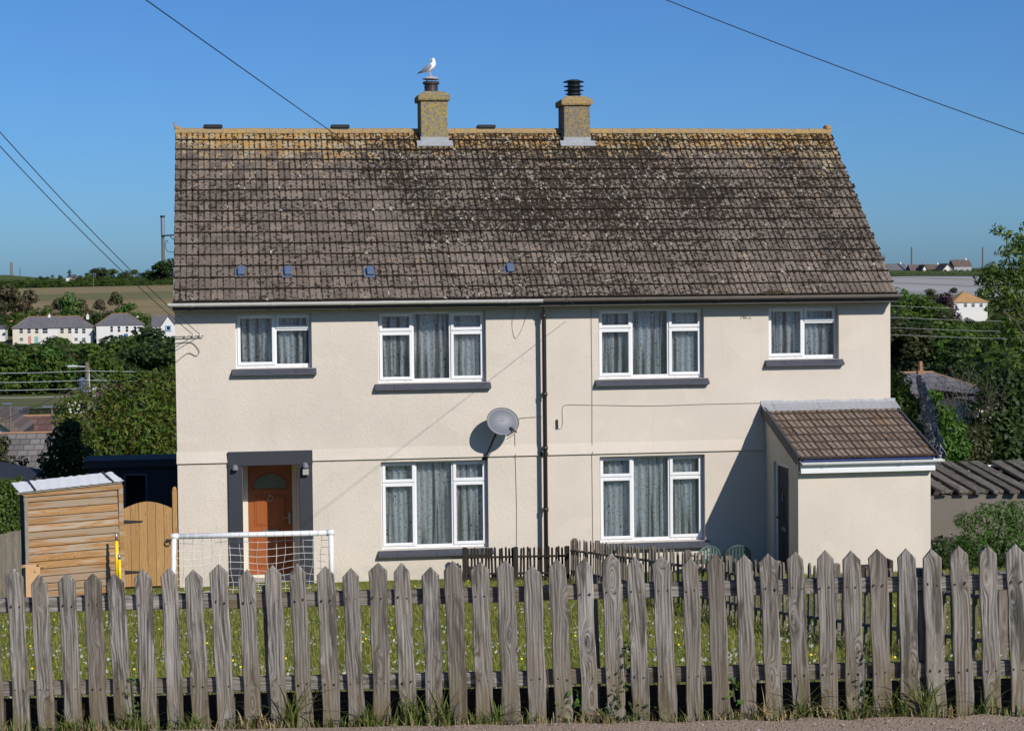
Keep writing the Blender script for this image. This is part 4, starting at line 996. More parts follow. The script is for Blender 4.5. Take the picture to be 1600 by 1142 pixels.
for k in range(18): x = gw * (k + .5) / 18; q.tube([(x - .008, 0, gh + (g2 - gh) * x / gw), (x + .008, 0, gh + (g2 - gh) * x / gw)], .0445, 10)
q.build('net_clip', plain('grey_tie', (.50, .50, .52), .6), t)

# ------------------------------------------------------------------ left yard: shed, gate, fence, outbuilding, box, poles
s0, s1 = at(44, 905, -2.05), at(190, 905, -1.75); sa = math.atan2(s1[1] - s0[1], s1[0] - s0[0])
sz = float(gz(s0[0], -2.05)); SWd = math.hypot(s1[0] - s0[0], s1[1] - s0[1])
t = thing('garden_shed', 'small weathered orange brown plank shed with a shiny sheeted lean-to roof', 'shed', (s0[0], -2.05, sz), sa)
SH = at(100, 772, -1.9)[2] - sz; nb = 14; bh = SH / nb
for k in range(nb):
    z = k * bh + .02; tl = .028
    v = MB().prism([(-.004, z), (-.030, z + .003), (-.034, z + .012), (-.008, z + bh + .006), (.006, z + bh + .006), (.006, z)], 0, 0, SWd)
    # grain runs along the board: stored upright and turned
    for side in (0,):
        m = mesh_of('shed_board', v.v, v.f, M['shed']); o = inst('shed_board', m, t, rot=(0, -tl, 0), loc=(0, 0, 0))
MB().box(.01, SWd - .01, .0061, 1.25, .0, SH - .02).build('shed_frame', M['old_wood'], t)
MB().box(-.04, .02, -.034, .05, .0, SH + .02, .004).build('corner_post', M['grey_board'], t)
MB().box(SWd - .03, SWd + .05, -.036, .06, .04, SH + .12, .004).build('corner_post', M['shed'], t)
for k in range(nb):
    z = k * bh + .03; v = MB().box(SWd - .02, SWd + .008, .06, 1.26, z, z + bh - .006, .003); inst('side_board', mesh_of('side_board', v.v, v.f, M['shed']), t, rot=(0, 0, 0))
v = MB().prism([(0, SH - .01), (SWd, SH + .05), (SWd + .03, SH + .16), (-.12, SH + .045)], 1, -.05, -.025); v.build('fascia_board', M['shed'], t)
v = MB().prism([(-.16, SH + .04), (SWd + .03, SH + .155), (SWd + .03, SH + .185), (-.16, SH + .075)], 1, -.075, -.051); v.build('fascia_board', M['grey_board'], t)
def sheet():
    V = []; F = []; n, m = 34, 14
    for j in range(m + 1):
        for i in range(n + 1):
            x = -.12 + (SWd + .18) * i / n; y = -.10 + 1.42 * j / m
            V.append((x, y, SH + .072 + .115 * (x + .16) / (SWd + .19) + .028 * j / m + .010 * math.sin(i * 2.1 + j * .5) * math.sin(j * .9 + i * .23) + .006 * math.sin(j * 2.7)))
    F = [(j * (n + 1) + i, j * (n + 1) + i + 1, (j + 1) * (n + 1) + i + 1, (j + 1) * (n + 1) + i) for j in range(m) for i in range(n)]; return V, F
V, F = sheet(); inst('roof_sheet', mesh_of('roof_sheet', V, F, plain('white_plastic_sheet', (.86, .86, .85), .55, var=.10, scale=5), True), t)
for x in (.14, SWd - .12): MB().tube([(x, -.11, SH + .085 + .115 * (x + .16) / (SWd + .19)), (x + .02, 1.30, SH + .12 + .115 * (x + .16) / (SWd + .19))], .016, 4).build('roof_batten', M['old_wood'], t)
MB().box(.02, SWd - .02, -.01, .02, -.12, .02).build('plinth', plain('blue_grey_plinth', (.16, .18, .22), .6), t)

gl, gr = at(193, 915, .05), at(271, 915, .05); GW = gr[0] - gl[0]
t = thing('garden_gate', 'arched orange larch garden gate between the shed and the house', 'gate', (gl[0], .05, -.02))
nb = 6; bw = GW / nb
for k in range(nb):
    x0 = k * bw; a = 1.44 + .13 * math.sin(math.pi * x0 / GW); b_ = 1.44 + .13 * math.sin(math.pi * (x0 + bw) / GW); mdl = 1.44 + .13 * math.sin(math.pi * (x0 + bw / 2) / GW)
    P = [(0.003, .06), (bw - .003, .06), (bw - .003, b_), (bw / 2, mdl), (.003, a)]
    v = MB().prism(P, 1, -.011, .011); inst('gate_board', mesh_of('gate_board', v.v, v.f, M['gate']), t, loc=(x0, rnd.uniform(-.002, .002), 0))
for z in (.32, 1.22):
    MB().box(.02, GW - .02, .0125, .045, z - .05, z + .05).build('gate_ledge', M['gate'], t)
    q = MB().prism([(-.05, z - .025), (.0, z - .035), (.36, z - .012), (.36, z + .012), (0, z + .035), (-.05, z + .025)], 1, -.022, -.0135); q.tube([(-.02, -.02, z - .05), (-.02, -.02, z + .05)], .014, 6); q.build('strap_hinge', M['iron'], t)
q = MB().tube([(GW - .09 + .05 * math.cos(a), -.03, .82 + .05 * math.sin(a)) for a in np.linspace(0, 6.28, 13)], .009, 5).tube([(GW - .09, -.012, .87), (GW - .09, -.04, .87)], .03, 8).box(GW - .1, GW + .02, -.03, -.0125, .86, .89); q.build('ring_latch', M['iron'], t)
for x, h, w_ in ((-.075, 1.80, .05), (GW + .05, 1.82, .045)):
    v = MB().box(-w_, w_, -.045, .045, 0, h - .07, .008); v.lathe([(w_ * 1.05, h - .072), (w_ * 1.05, h - .05), (w_ * .8, h - .02), (w_ * .3, h), (0, h)], (0, 0, 0), 12)
    inst('gate_post', mesh_of('gate_post', v.v, v.f, M['gate']), t, loc=(x, .03, 0))

t = thing('yellow_pole', 'pair of bright yellow tubes with grey ends leaning on the right corner of the shed', 'pole', tuple(at(186, 915, -2.2)))
q = [at(183.5, 915, -2.2), at(182.0, 845, -2.15), at(181.5, 832, -2.15)]; b0 = at(186, 915, -2.2)
MB().tube([q[0] - b0, q[1] - b0], .030, 8).build('tube', M['yellow'], t, True)
MB().tube([q[1] - b0, q[2] - b0], .022, 8).build('tube_end', M['steel'], t, True)
q = [at(188, 915, -2.25), at(186.5, 874, -2.2), at(186, 866, -2.2)]
MB().tube([q[0] - b0, q[1] - b0], .026, 8).build('tube', M['yellow'], t, True)
MB().tube([q[1] - b0, q[2] - b0], .022, 8).build('tube_end', M['steel'], t, True)

cb = plain('brown_cardboard', (.48, .30, .16), .85, var=.08); c0 = at(41, 922, -2.6); bxz = float(gz(c0[0], -2.6))
t = thing('cardboard_box', 'open brown cardboard box with hand holes at the left end of the shed', 'box', (c0[0], -2.6, bxz), math.radians(14))
H = at(45, 886, -2.6)[2] - bxz; w = .225; 
q = MB().box(0, w, 0, .006, 0, H - .10).box(0, .055, 0, .006, H - .10, H).box(w - .075, w, 0, .006, H - .10, H).build('front_panel', cb, t)
MB().box(-.004, .0, 0, .30, 0, H).build('side_panel', cb, t); MB().box(w, w + .004, 0.007, .30, 0, H).build('side_panel', cb, t)
MB().box(0.001, w - .001, .294, .30, 0, H).box(0.001, w - .001, .007, .293, .005, .012).build('back_panel', cb, t)
MB().prism([(0, H), (0, H + .004), (-.14, H - .015), (-.14, H - .02)], 1, .01, .29).build('flap', cb, t)

t = thing('board_fence', 'silvery close boarded fence panel at the far left edge beside the shed', 'fence', tuple(at(31, 925, -2.9)))
p0 = at(31, 925, -2.9); p1 = at(-40, 945, -5.6); n = 12
for k in range(n):
    u = k / n; p = p0 + (p1 - p0) * u; zt = (at(30, 829, -2.9)[2] + (at(-40, 845, -5.6)[2] - at(30, 829, -2.9)[2]) * u) + rnd.uniform(-.01, .01); z0 = float(gz(p[0], p[1]))
    ln = np.linalg.norm((p1 - p0)[:2]) / n
    v = MB().box(-.010, .010, -ln * .56, ln * .52, 0, zt - z0, .003)
    inst('fence_board', mesh_of('fence_board', v.v, v.f, M['grey_board']), t, loc=(p[0] - p0[0], p[1] - p0[1], z0 - p0[2]), rot=(0, 0, math.atan2((p0 - p1)[1], (p0 - p1)[0]) - math.pi / 2 + rnd.uniform(-.04, .04)))

o0 = at(140, 785, 4.0); 
t = thing('dark_outbuilding', 'dark blue black flat roofed outbuilding with an open window hole behind the gate', 'outbuilding', (-1.80, 4.0, 0))
dk = plain('dark_rendered_wall', (.030, .032, .040), .8, var=.15)
zt = at(140, 731, 4)[2]; wx0 = at(196, 743, 4)[0] + 1.80; wx1 = at(227, 743, 4)[0] + 1.80; wz1 = at(197, 743, 4)[2]
q = MB(); q.box(0, wx0, 0, .12, -.6, zt).box(wx1, 1.70, 0, .12, -.6, zt).box(wx0, wx1, 0, .12, wz1, zt).box(wx0, wx1, 0, .12, -.6, .9).box(0, .12, .12, .85, -.6, zt).box(1.58, 1.70, .12, .85, -.6, zt).box(.12, 1.58, .75, .85, -.6, zt)
q.build('wall', dk, t)
q = MB().box(wx0 - .03, wx0, -.012, .0, .88, wz1 + .03).box(wx1, wx1 + .03, -.012, .0, .88, wz1 + .03).box(wx0 - .03, wx1 + .03, -.013, -.001, wz1 + .001, wz1 + .031); q.build('window_frame', plain('grey_trim', (.09, .10, .12), .5), t)
zr = at(200, 718, 4)[2]
MB().box(-.10, 1.73, -.16, .95, zt + .001, zr - .015, .006).build('roof_fascia', plain('blue_black_fascia', (.016, .017, .021), .6), t)
MB().box(-.12, 1.75, -.18, .97, zr - .014, zr + .012, .004).build('roof', plain('felt_roof', (.05, .05, .055), .8), t)
t = thing('felt_roof_shed', 'low shed with a black felt roof behind the clipped hedge on the far left', 'shed', (-4.2, 5.0, 0))
q0, q1 = at(-30, 741, 5.0), at(46, 757, 5.0)
MB().box(-2.2, q1[0] + 4.1, 0, 2.4, -.6, q1[2] - .03).build('wall', dk, t)
MB().prism([(q0[0] + 4.2 - .8, q0[2] + .16), (q0[0] + 4.2 - .8, q0[2] + .24), (q1[0] + 4.2, q1[2] + .07), (q1[0] + 4.2, q1[2] - .02)], 1, -.1, 2.5).build('roof', plain('black_felt', (.02, .021, .028), .7), t)

# ------------------------------------------------------------------ right yard: lean-to roof of loose planks, rendered wall
t = thing('lean_to', 'old lean-to with rotting roof planks on a rough grey wall right of the porch', 'outbuilding', (15.4, 0, 0))
wl_ = m_render('rough_grey_render', (.15, .135, .115), 1.8); ZT = at(1540, 773, 0)[2]
MB().box(-1.6, 4.5, .0, .2, -1.2, ZT).build('wall', wl_, t); MB().box(-1.6, -1.4, .2, 2.6, -1.2, ZT - .02).build('wall', wl_, t)
tl = math.atan2(440 - 76, FPX); n = 14
for k in range(n):
    px = 1448 + 26.0 * k + rnd.uniform(-2, 2); p = at(px + 33, 768, -.18)
    v = MB().box(-.10, .10, -.03, .03, 0, 2.7, .008)
    o = inst('roof_plank', mesh_of('roof_plank', v.v, v.f, M['beam']), t)
    d = Vector((rnd.uniform(-.03, .03), math.cos(tl), math.sin(tl)))
    R = Matrix((( 0,0,0),(0,0,0),(0,0,0))); zx = d.normalized(); xx = zx.cross(Vector((0, 0, 1))).normalized(); yy = zx.cross(xx)
    R = Matrix((xx, yy, zx)).transposed().to_4x4() @ Matrix.Rotation(rnd.uniform(-.12, .12), 4, 'Z'); R.translation = Vector((p[0] - 15.4, -.18, p[2] - .0 + rnd.uniform(-.012, .012)))
    o.matrix_local = R
for y in (.1, 1.3, 2.4): MB().box(-1.6, 4.5, y - .05, y + .05, ZT + math.tan(tl) * y - .12 + .0, ZT + math.tan(tl) * y - .02).build('roof_beam', M['old_wood'], t)
MB().box(-1.6, 4.5, 2.45, 2.55, -1.2, ZT + .22).box(-1.6, 4.5, .3, 2.44, ZT - .4, ZT - .39).build('dark_lining', M['old_wood'], t)
q = MB().tube(smooth([(-.2, 2.2, 1.70), (.5, 2.4, 1.80), (.75, 2.3, 1.80), (1.3, 2.0, 1.74), (1.7, 1.5, 1.68)]), .025, 5); o = q.build('white_hose', M['white_paint']); o.location = (15.6, 0, -.25); tag(o, 'loose white hose lying over the plank roof', 'hose')

# ------------------------------------------------------------------ vegetation builders
def leaf_cloud(rs, clumps, n, size, asp=.55, shell=.75, up=.35, jit=.4):
    """n leaf faces through a set of clumps ((x, y, z), (rx, ry, rz)); faces look outward and up"""
    C = np.array([c for c, r in clumps], float); R = np.array([r for c, r in clumps], float)
    w = (R.prod(1)) ** (2 / 3.0); k = rs.choice(len(C), n, p=w / w.sum())
    d = rs.randn(n, 3); d /= np.linalg.norm(d, axis=1)[:, None]
    rad = np.where(rs.rand(n) < shell, rs.uniform(.72, 1.05, n), rs.rand(n) ** .4)
    P = C[k] + d * R[k] * rad[:, None]
    N = d + np.array([0, 0, up]) + rs.randn(n, 3) * jit; N /= np.linalg.norm(N, axis=1)[:, None]
    a = np.cross(N, rs.randn(n, 3)); a /= np.linalg.norm(a, axis=1)[:, None]; b = np.cross(N, a)
    s = size * rs.uniform(.55, 1.35, n)[:, None]
    V = np.stack([P - a * s, P + b * s * asp, P + a * s, P - b * s * asp], 1).reshape(-1, 3)
    V[1::4] += N * s * .12; V[3::4] += N * s * .12
    F = np.arange(n * 4).reshape(n, 4); return V, F
def crown_clumps(rs, h, w, n=14, low=.25, shape='round'):
    out = []
    for i in range(n):
        u = rs.rand(); z = h * (low + (1 - low) * u)
        prof = math.sin(math.pi * min(1, (.22 + .78 * u) ** (1.0 if shape == 'round' else .8))) if shape != 'cone' else 1 - u * .9
        a = rs.rand() * 6.283; r = w * .5 * prof * (.35 + .65 * rs.rand()); q = h * (.10 + .09 * rs.rand())
        out.append(((r * math.cos(a), r * math.sin(a), min(z, h - q * .7)), (q * 1.25, q * 1.25, q * .85)))
    return out
def trunk_mb(h, r, rs, limbs=5, spread=.3):
    q = MB(); q.tube([(0, 0, -.3), (rs.randn() * .02 * h, rs.randn() * .02 * h, h * .4), (rs.randn() * .03 * h, rs.randn() * .03 * h, h * .8)], [r, r * .7, r * .25], 7)
    for i in range(limbs):
        a = rs.rand() * 6.28; z = h * (.25 + .4 * rs.rand()); q.tube([(0, 0, z), (math.cos(a) * h * spread * .5, math.sin(a) * h * spread * .5, z + h * .12), (math.cos(a) * h * spread, math.sin(a) * h * spread, z + h * .28)], [r * .45, r * .3, r * .08], 5)
    return q
def tree(name, label, x, y, h, w, leaf, n, size, seed, group=None, shape='round', low=.25, cl=14, z=None, trunk=None, limbs=5, shell=.75):
    rs = np.random.RandomState(seed); z = float(gz(x, y)) if z is None else z
    t = thing(name, label, 'tree' if 'bush' not in name and 'shrub' not in name else 'bush', (x, y, z), 0, group)
    V, F = leaf_cloud(rs, crown_clumps(rs, h, w, cl, low, shape), n, size, shell=shell); inst('crown', np_mesh('crown', V, F, M[leaf]), t)
    trunk_mb(h, trunk or h * .025, rs, limbs).build('trunk', M['bark'], t); return t
def branchy(rs, q, p, d, L, r, lev, tips, spread=.6, up=.15):
    """recursive bare limbs; records twig tips"""
    e = p + d * L; mid = p + d * L * .5 + rs.randn(3) * L * .05; q.tube([p, mid, e], [r, r * .8, r * .55], 5 if r > .03 else 4, False)
    if lev == 0: tips.append(e); return
    for i in range(3 if lev > 1 else 3):
        nd = d + rs.randn(3) * spread + np.array([0, 0, up]); nd /= np.linalg.norm(nd)
        st = p + (e - p) * rs.uniform(.55, 1.0); branchy(rs, q, st, nd, L * rs.uniform(.55, .8), r * .55, lev - 1, tips, spread, up)

# big leafy tree behind the left end of the house (young coppery shoots)
rs = np.random.RandomState(3)
bx, by = at(205, 760, 23)[0], 23.0; bz = float(gz(bx, by))
t = thing('walnut_tree', 'leafy green tree with coppery young shoots behind the dark outbuilding', 'tree', (bx, by, bz))
cl = []
for px, py, yy, r in [(110, 640, 23, .5), (150, 622, 23, .6), (195, 610, 23, .6), (240, 605, 23.5, .65), (275, 605, 24, .8), (130, 670, 22.4, .7), (180, 650, 22.5, .8), (225, 640, 22.5, .85), (265, 640, 23, .85), (160, 690, 21.5, .85), (210, 685, 21.5, 1.0), (255, 690, 22, 1.0), (195, 720, 21.5, .85), (245, 730, 21.5, .85), (100, 655, 22, .35), (190, 588, 23, .22), (217, 586, 23, .24), (262, 582, 23.5, .28), (290, 650, 24, 1.0), (120, 625, 22, .35), (165, 730, 21.4, .75), (285, 715, 22, 1.0), (140, 700, 21.6, .6), (186, 575, 23, .12), (242, 590, 23, .2), (272, 575, 23.4, .18)]:
    p = at(px, py, yy); cl.append(((p[0] - bx, p[1] - by, p[2] - bz), (r, r * .9, r * .82)))
V, F = leaf_cloud(rs, cl, 15000, .085, .36, .6, .5, .65); inst('crown', np_mesh('crown', V, F, M['leaf_rust']), t)
q = MB()
q.tube([(0, 0, -.4), (.1, 0, 1.2), (.0, 0, 2.6)], [.16, .13, .10], 8)
for c, r in cl: q.tube([(.0, 0, 2.0 + rs.rand()), (c[0] * .5, c[1] * .5, c[2] * .6 + 1.0), c], [.05, .035, .012], 5)
q.build('trunk', M['bark'], t)
def bush(name, label, pts, n, size, leaf, seed, cat='bush', asp=.5, base=None, stems=True, jit=.5):
    rs = np.random.RandomState(seed); P = [(at(px, py, yy), r) for px, py, yy, r in pts]
    c0 = np.mean([p for p, r in P], 0) if base is None else np.array(base); z = float(gz(c0[0], c0[1])); b = np.array([c0[0], c0[1], z])
    t = thing(name, label, cat, tuple(b)); V, F = leaf_cloud(rs, [(p - b, (r, r * .9, r * .9)) for p, r in P], n, size, asp, .65, .4, jit); inst('foliage', np_mesh('foliage', V, F, M[leaf]), t)
    if stems:
        q = MB()
        for p, r in P: q.tube([(0, 0, -.2), (p - b) * .6 + np.array([0, 0, .1]), p - b], [.04, .03, .01], 5)
        q.build('stem', M['bark'], t)
    return t
bush('dark_bush', 'dense dark green bush left of the outbuilding, in front of the grey tiled roof', [(80, 720, 9, .30), (100, 690, 9, .40), (120, 715, 9, .40), (95, 735, 9, .35), (130, 745, 9, .35), (110, 670, 9, .25), (75, 740, 9, .25)], 3000, .06, 'leaf_dark', 21)
bush('rowan_bush', 'pale green bush cut by the left edge of the photo above the hedge', [(-5, 700, 9, .25), (8, 725, 9, .28), (-10, 740, 9, .35), (25, 735, 9, .15), (35, 720, 9, .12), (5, 690, 9, .18)], 1300, .055, 'leaf_olive', 22)
def clipped_hedge():
    rs = np.random.RandomState(8); x0, x1 = at(-60, 780, 2.0)[0], at(27, 780, 2.0)[0]; zt = at(10, 758, 2.0)[2]; n = 6000; L = x1 - x0; P = rs.rand(n, 3) * np.array([L, .8, zt + .2]) + np.array([0, 0, -.1])
    f = rs.randint(3, size=n); P[f == 0, 1] = 0; P[f == 1, 2] = zt + .05 * rs.rand((f == 1).sum()) - .02; P[f == 2, 0] = L; P += rs.randn(n, 3) * .02
    N = rs.randn(n, 3) * .6 + np.where((f == 0)[:, None], [0, -1, .2], np.where((f == 1)[:, None], [0, 0, 1], [1, 0, .2])); N /= np.linalg.norm(N, axis=1)[:, None]
    a = np.cross(N, rs.randn(n, 3)); a /= np.linalg.norm(a, axis=1)[:, None]; b = np.cross(N, a); s = .035
    V = np.stack([P - a * s, P + b * s * .6, P + a * s, P - b * s * .6], 1).reshape(-1, 3)
    t = thing('clipped_hedge', 'dark clipped hedge at the far left edge above the board fence', 'hedge', (x0, 2.0, 0)); inst('foliage', np_mesh('foliage', V, np.arange(4 * n).reshape(n, 4), M['leaf_green']), t)
    MB().box(.08, L - .08, .08, .72, -.2, zt - .06).build('hedge_core', M['leaf_dark'], t)
clipped_hedge()
# right side planting behind the porch
bush('laurel_bush', 'glossy green bush rising behind the porch roof beside the house corner', [(1400, 600, 7, .35), (1412, 635, 7, .4), (1400, 665, 7, .45), (1425, 680, 7, .4), (1440, 700, 7, .35), (1395, 620, 7.5, .4), (1435, 725, 7, .4), (1405, 700, 7, .4)], 4200, .07, 'leaf_green', 31)
bush('fern_bush', 'feathery green bush to the right of the grey flower spire', [(1475, 650, 8, .30), (1485, 675, 8, .4), (1480, 705, 8, .4), (1460, 620, 8.3, .2), (1495, 700, 8, .35), (1470, 690, 7.6, .3)], 2600, .06, 'leaf_bright', 32)
bush('yellow_bush', 'yellow green bush under the bare twiggy tree', [(1520, 700, 8.5, .4), (1508, 680, 8.5, .3), (1530, 680, 8.6, .3), (1515, 720, 8.5, .35), (1500, 720, 8.4, .3), (1535, 710, 8.5, .25)], 2200, .055, 'leaf_olive', 33)
bush('dark_shrub', 'shadowy dark shrub filling the corner above the lean-to', [(1560, 640, 9.5, .75), (1590, 600, 10, .8), (1565, 690, 9, .7), (1600, 670, 9.5, .9), (1620, 620, 10, 1.0), (1548, 665, 9.2, .45), (1580, 715, 8.5, .6), (1620, 710, 9, .8), (1555, 610, 9.8, .45), (1525, 725, 8.6, .3)], 6000, .085, 'leaf_dark', 34)
bush('conifer_bush', 'bright tipped bush growing against the rough grey wall of the lean-to', [(1510, 815, -1.2, .22), (1540, 805, -1.2, .26), (1570, 800, -1.2, .28), (1595, 805, -1.2, .3), (1530, 850, -1.3, .4), (1570, 850, -1.3, .45), (1605, 850, -1.3, .45), (1500, 860, -1.2, .3)], 4600, .05, 'leaf_bright', 35, asp=.25)
bush('dark_hedge_bush', 'low dark bush between the porch and the grey lean-to wall', [(1470, 860, -1.6, .28), (1468, 895, -1.7, .35), (1490, 905, -1.7, .4), (1530, 905, -2.2, .5), (1580, 905, -2.2, .5), (1610, 890, -2.0, .5)], 3600, .05, 'leaf_dark', 36)
t0 = at(1466, 735, 6.6); t1 = at(1436, 588, 6.6)
t = thing('echium_spire', 'tall leaning grey blue flower spire beside the porch roof', 'flower', (t0[0], 6.6, float(gz(t0[0], 6.6))))
rs = np.random.RandomState(9); b = np.array(t.location); n = 2600; u = rs.rand(n) ** .9; ax = (t0 + (t1 - t0) * u[:, None]) - b + np.stack([.03 * np.sin(u * 3), 0 * u, 0 * u], 1); a = rs.rand(n) * 6.283; r = (.13 * (1 - u) ** .75 + .06) * rs.uniform(.8, 1.15, n)
d = np.stack([np.cos(a), np.sin(a), .1 + 0 * a], 1); P = ax + d * r[:, None]; N = d + rs.randn(n, 3) * .5; N /= np.linalg.norm(N, axis=1)[:, None]; aa = np.cross(N, rs.randn(n, 3)); aa /= np.linalg.norm(aa, axis=1)[:, None]; bb = np.cross(N, aa); s = .03
inst('florets', np_mesh('florets', np.stack([P - aa * s, P + bb * s * .8, P + aa * s, P - bb * s * .8], 1).reshape(-1, 3), np.arange(4 * n).reshape(n, 4), M['echium']), t)
q = MB().tube([(0, 0, 0), tuple(t0 - b), tuple((t0 + t1) / 2 - b), tuple(t1 - b)], [.06, .06, .05, .02], 8); q.build('stem', M['twig'], t)
V = []; F = []
for i in range(46):
    a = rs.rand() * 6.28; k0 = rs.rand() * .35; c = t0 + (t1 - t0) * k0 - b; L = .30 + .22 * rs.rand(); k = len(V); dr = np.array([math.cos(a), math.sin(a), 0])
    for j in range(5):
        w = .028 * (1 - j / 4.3); p = c + dr * L * j / 4 + np.array([0, 0, .10 * math.sin(j * .8) - .05 * j * j / 6]); sd = np.array([-dr[1], dr[0], 0]) * w; V += [p - sd, p + sd]
    F += [(k + 2 * j, k + 2 * j + 1, k + 2 * j + 3, k + 2 * j + 2) for j in range(4)]
inst('leaf_rosette', np_mesh('leaf_rosette', V, F, M['echium']), t)
# bare twiggy tree
p = at(1500, 745, 10.0); t = thing('bare_tree', 'grey twiggy nearly bare tree in front of the slate roof on the right', 'tree', (p[0], 10.0, float(gz(p[0], 10))))
rs = np.random.RandomState(12); q = MB(); tips = []
hz = at(1500, 600, 10)[2] - float(gz(p[0], 10))
for i in range(5): branchy(rs, q, np.array([rs.randn() * .1, rs.randn() * .1, 0.0]), np.array([rs.randn() * .16, rs.randn() * .2, 1.0]), hz * .48, .045, 4, tips, .42, .25)
q.build('limbs', M['twig'], t)
V, F = leaf_cloud(rs, [(tp, (.12, .12, .12)) for tp in tips], 900, .03, .5); inst('foliage', np_mesh('foliage', V, F, M['leaf_brownish']), t)
# ash tree reaching in from the right edge
p = at(1640, 740, 4.0); bz = float(gz(p[0], 4.0)); t = thing('ash_tree', 'ash tree with airy branches reaching in over the field at the right edge', 'tree', (p[0], 4.0, bz))
rs = np.random.RandomState(15); q = MB(); cl = []; b = np.array([p[0], 4.0, bz])
q.tube([(0, 0, -.3), (-.05, 0, 3), (.0, 0, 6.4)], [.22, .17, .08], 8)
for pts in ([(1625, 470), (1590, 440), (1575, 400), (1572, 372)], [(1620, 520), (1580, 478), (1556, 455), (1548, 425)], [(1625, 540), (1590, 470), (1560, 440), (1545, 437)], [(1625, 560), (1585, 500), (1560, 480), (1545, 477)], [(1620, 440), (1600, 400), (1590, 370)], [(1625, 600), (1600, 540), (1590, 500)], [(1630, 500), (1605, 450), (1598, 410)]):
    P = [at(a_, b_, 4.0 + rs.uniform(-.4, .4)) - b for a_, b_ in pts]; q.tube([np.array([0, 0, max(1.0, P[0][2] - .8)])] + P, [.05] + list(np.linspace(.035, .010, len(P))), 5)
    for i, c in enumerate(P[1:]):
        for k in range(3): cl.append((c + rs.randn(3) * np.array([.14, .15, .12]), (.16, .16, .13)))
for a_, b_, r in ((1560, 420, .22), (1575, 432, .28), (1590, 425, .3), (1560, 440, .22), (1585, 390, .2), (1600, 380, .25), (1603, 440, .4), (1548, 440, .14), (1575, 455, .2), (1600, 470, .3), (1590, 520, .35), (1605, 560, .5), (1545, 425, .12), (1600, 500, .3)): cl.append((at(a_, b_, 4.0) - b, (r, r, r * .7)))
q.build('trunk', M['bark'], t); V, F = leaf_cloud(rs, cl, 2900, .072, .32, .5, .5, .6); inst('crown', np_mesh('crown', V, F, M['leaf_green']), t)

# ------------------------------------------------------------------ houses downhill behind the yard
def m_slates(name, a, b, sx, sz, line):
    t = NT(name); p = t.pos(); x, y, z = t.sep(p)
    row = t.math('FLOOR', t.math('DIVIDE', z, sz)); cx = t.math('ADD', t.math('DIVIDE', x, sx), t.math('MULTIPLY', row, .5)); rv = t.white(t.comb(t.math('FLOOR', cx), row, 2.0))
    c = t.mix(rv, a, b); fz = t.math('FRACT', t.math('DIVIDE', z, sz)); fx = t.math('FRACT', cx)
    c = t.mix(t.math('MAXIMUM', t.step(fz, .2, .05), t.step(fx, .12, .02)), c, line); return t.fin(c, .8, spec=.3)
M['slate'] = m_slates('grey_slate_roof', (.10, .10, .115), (.15, .145, .16), .5, .25, (.06, .06, .065))
M['grey_shingle'] = m_slates('grey_brown_tile_roof', (.14, .125, .115), (.22, .20, .185), .42, .19, (.05, .045, .04))
M['red_tile'] = m_slates('red_brown_tile_roof', (.13, .07, .055), (.20, .12, .09), .55, .28, (.06, .035, .03))
M['tan_tile'] = m_slates('orange_tile_roof', (.35, .20, .085), (.43, .26, .12), .5, .3, (.26, .15, .07))
M['brown_tile'] = m_slates('brown_tile_roof', (.10, .075, .065), (.15, .115, .10), .5, .3, (.06, .05, .045))
M['white_wall'] = plain('white_house_wall', (.60, .59, .57), .85, var=.05, scale=1.0)
M['cream_wall'] = plain('cream_house_wall', (.58, .53, .43), .85, var=.05, scale=1.0)
M['grey_wall'] = plain('grey_house_wall', (.30, .30, .31), .85, var=.15, scale=1.0)
M['dark_pane'] = plain('dark_window_pane', (.03, .035, .045), .12)
M['clay'] = plain('clay_ridge', (.27, .15, .09), .9, var=.25, scale=3)
def hip_roof(x0, x1, y0, y1, ze, zr, ov=.3, hip=(1, 1)):
    x0 -= ov; x1 += ov; y0 -= ov; y1 += ov; ym = (y0 + y1) / 2; dl = (y1 - y0) / 2
    a, b = (x0 + (dl if hip[0] else 0), x1 - (dl if hip[1] else 0))
    V = [(x0, y0, ze), (x1, y0, ze), (x1, y1, ze), (x0, y1, ze), (a, ym, zr), (b, ym, zr), (x0, y0, ze - .12), (x1, y0, ze - .12), (x1, y1, ze - .12), (x0, y1, ze - .12)]
    F = [(0, 1, 5, 4), (1, 2, 5), (2, 3, 4, 5), (3, 0, 4), (6, 9, 8, 7), (0, 6, 7, 1), (1, 7, 8, 2), (2, 8, 9, 3), (3, 9, 6, 0)]
    return V, F, [(x0, y0, ze), (a, ym, zr), (b, ym, zr), (x1, y0, ze)]
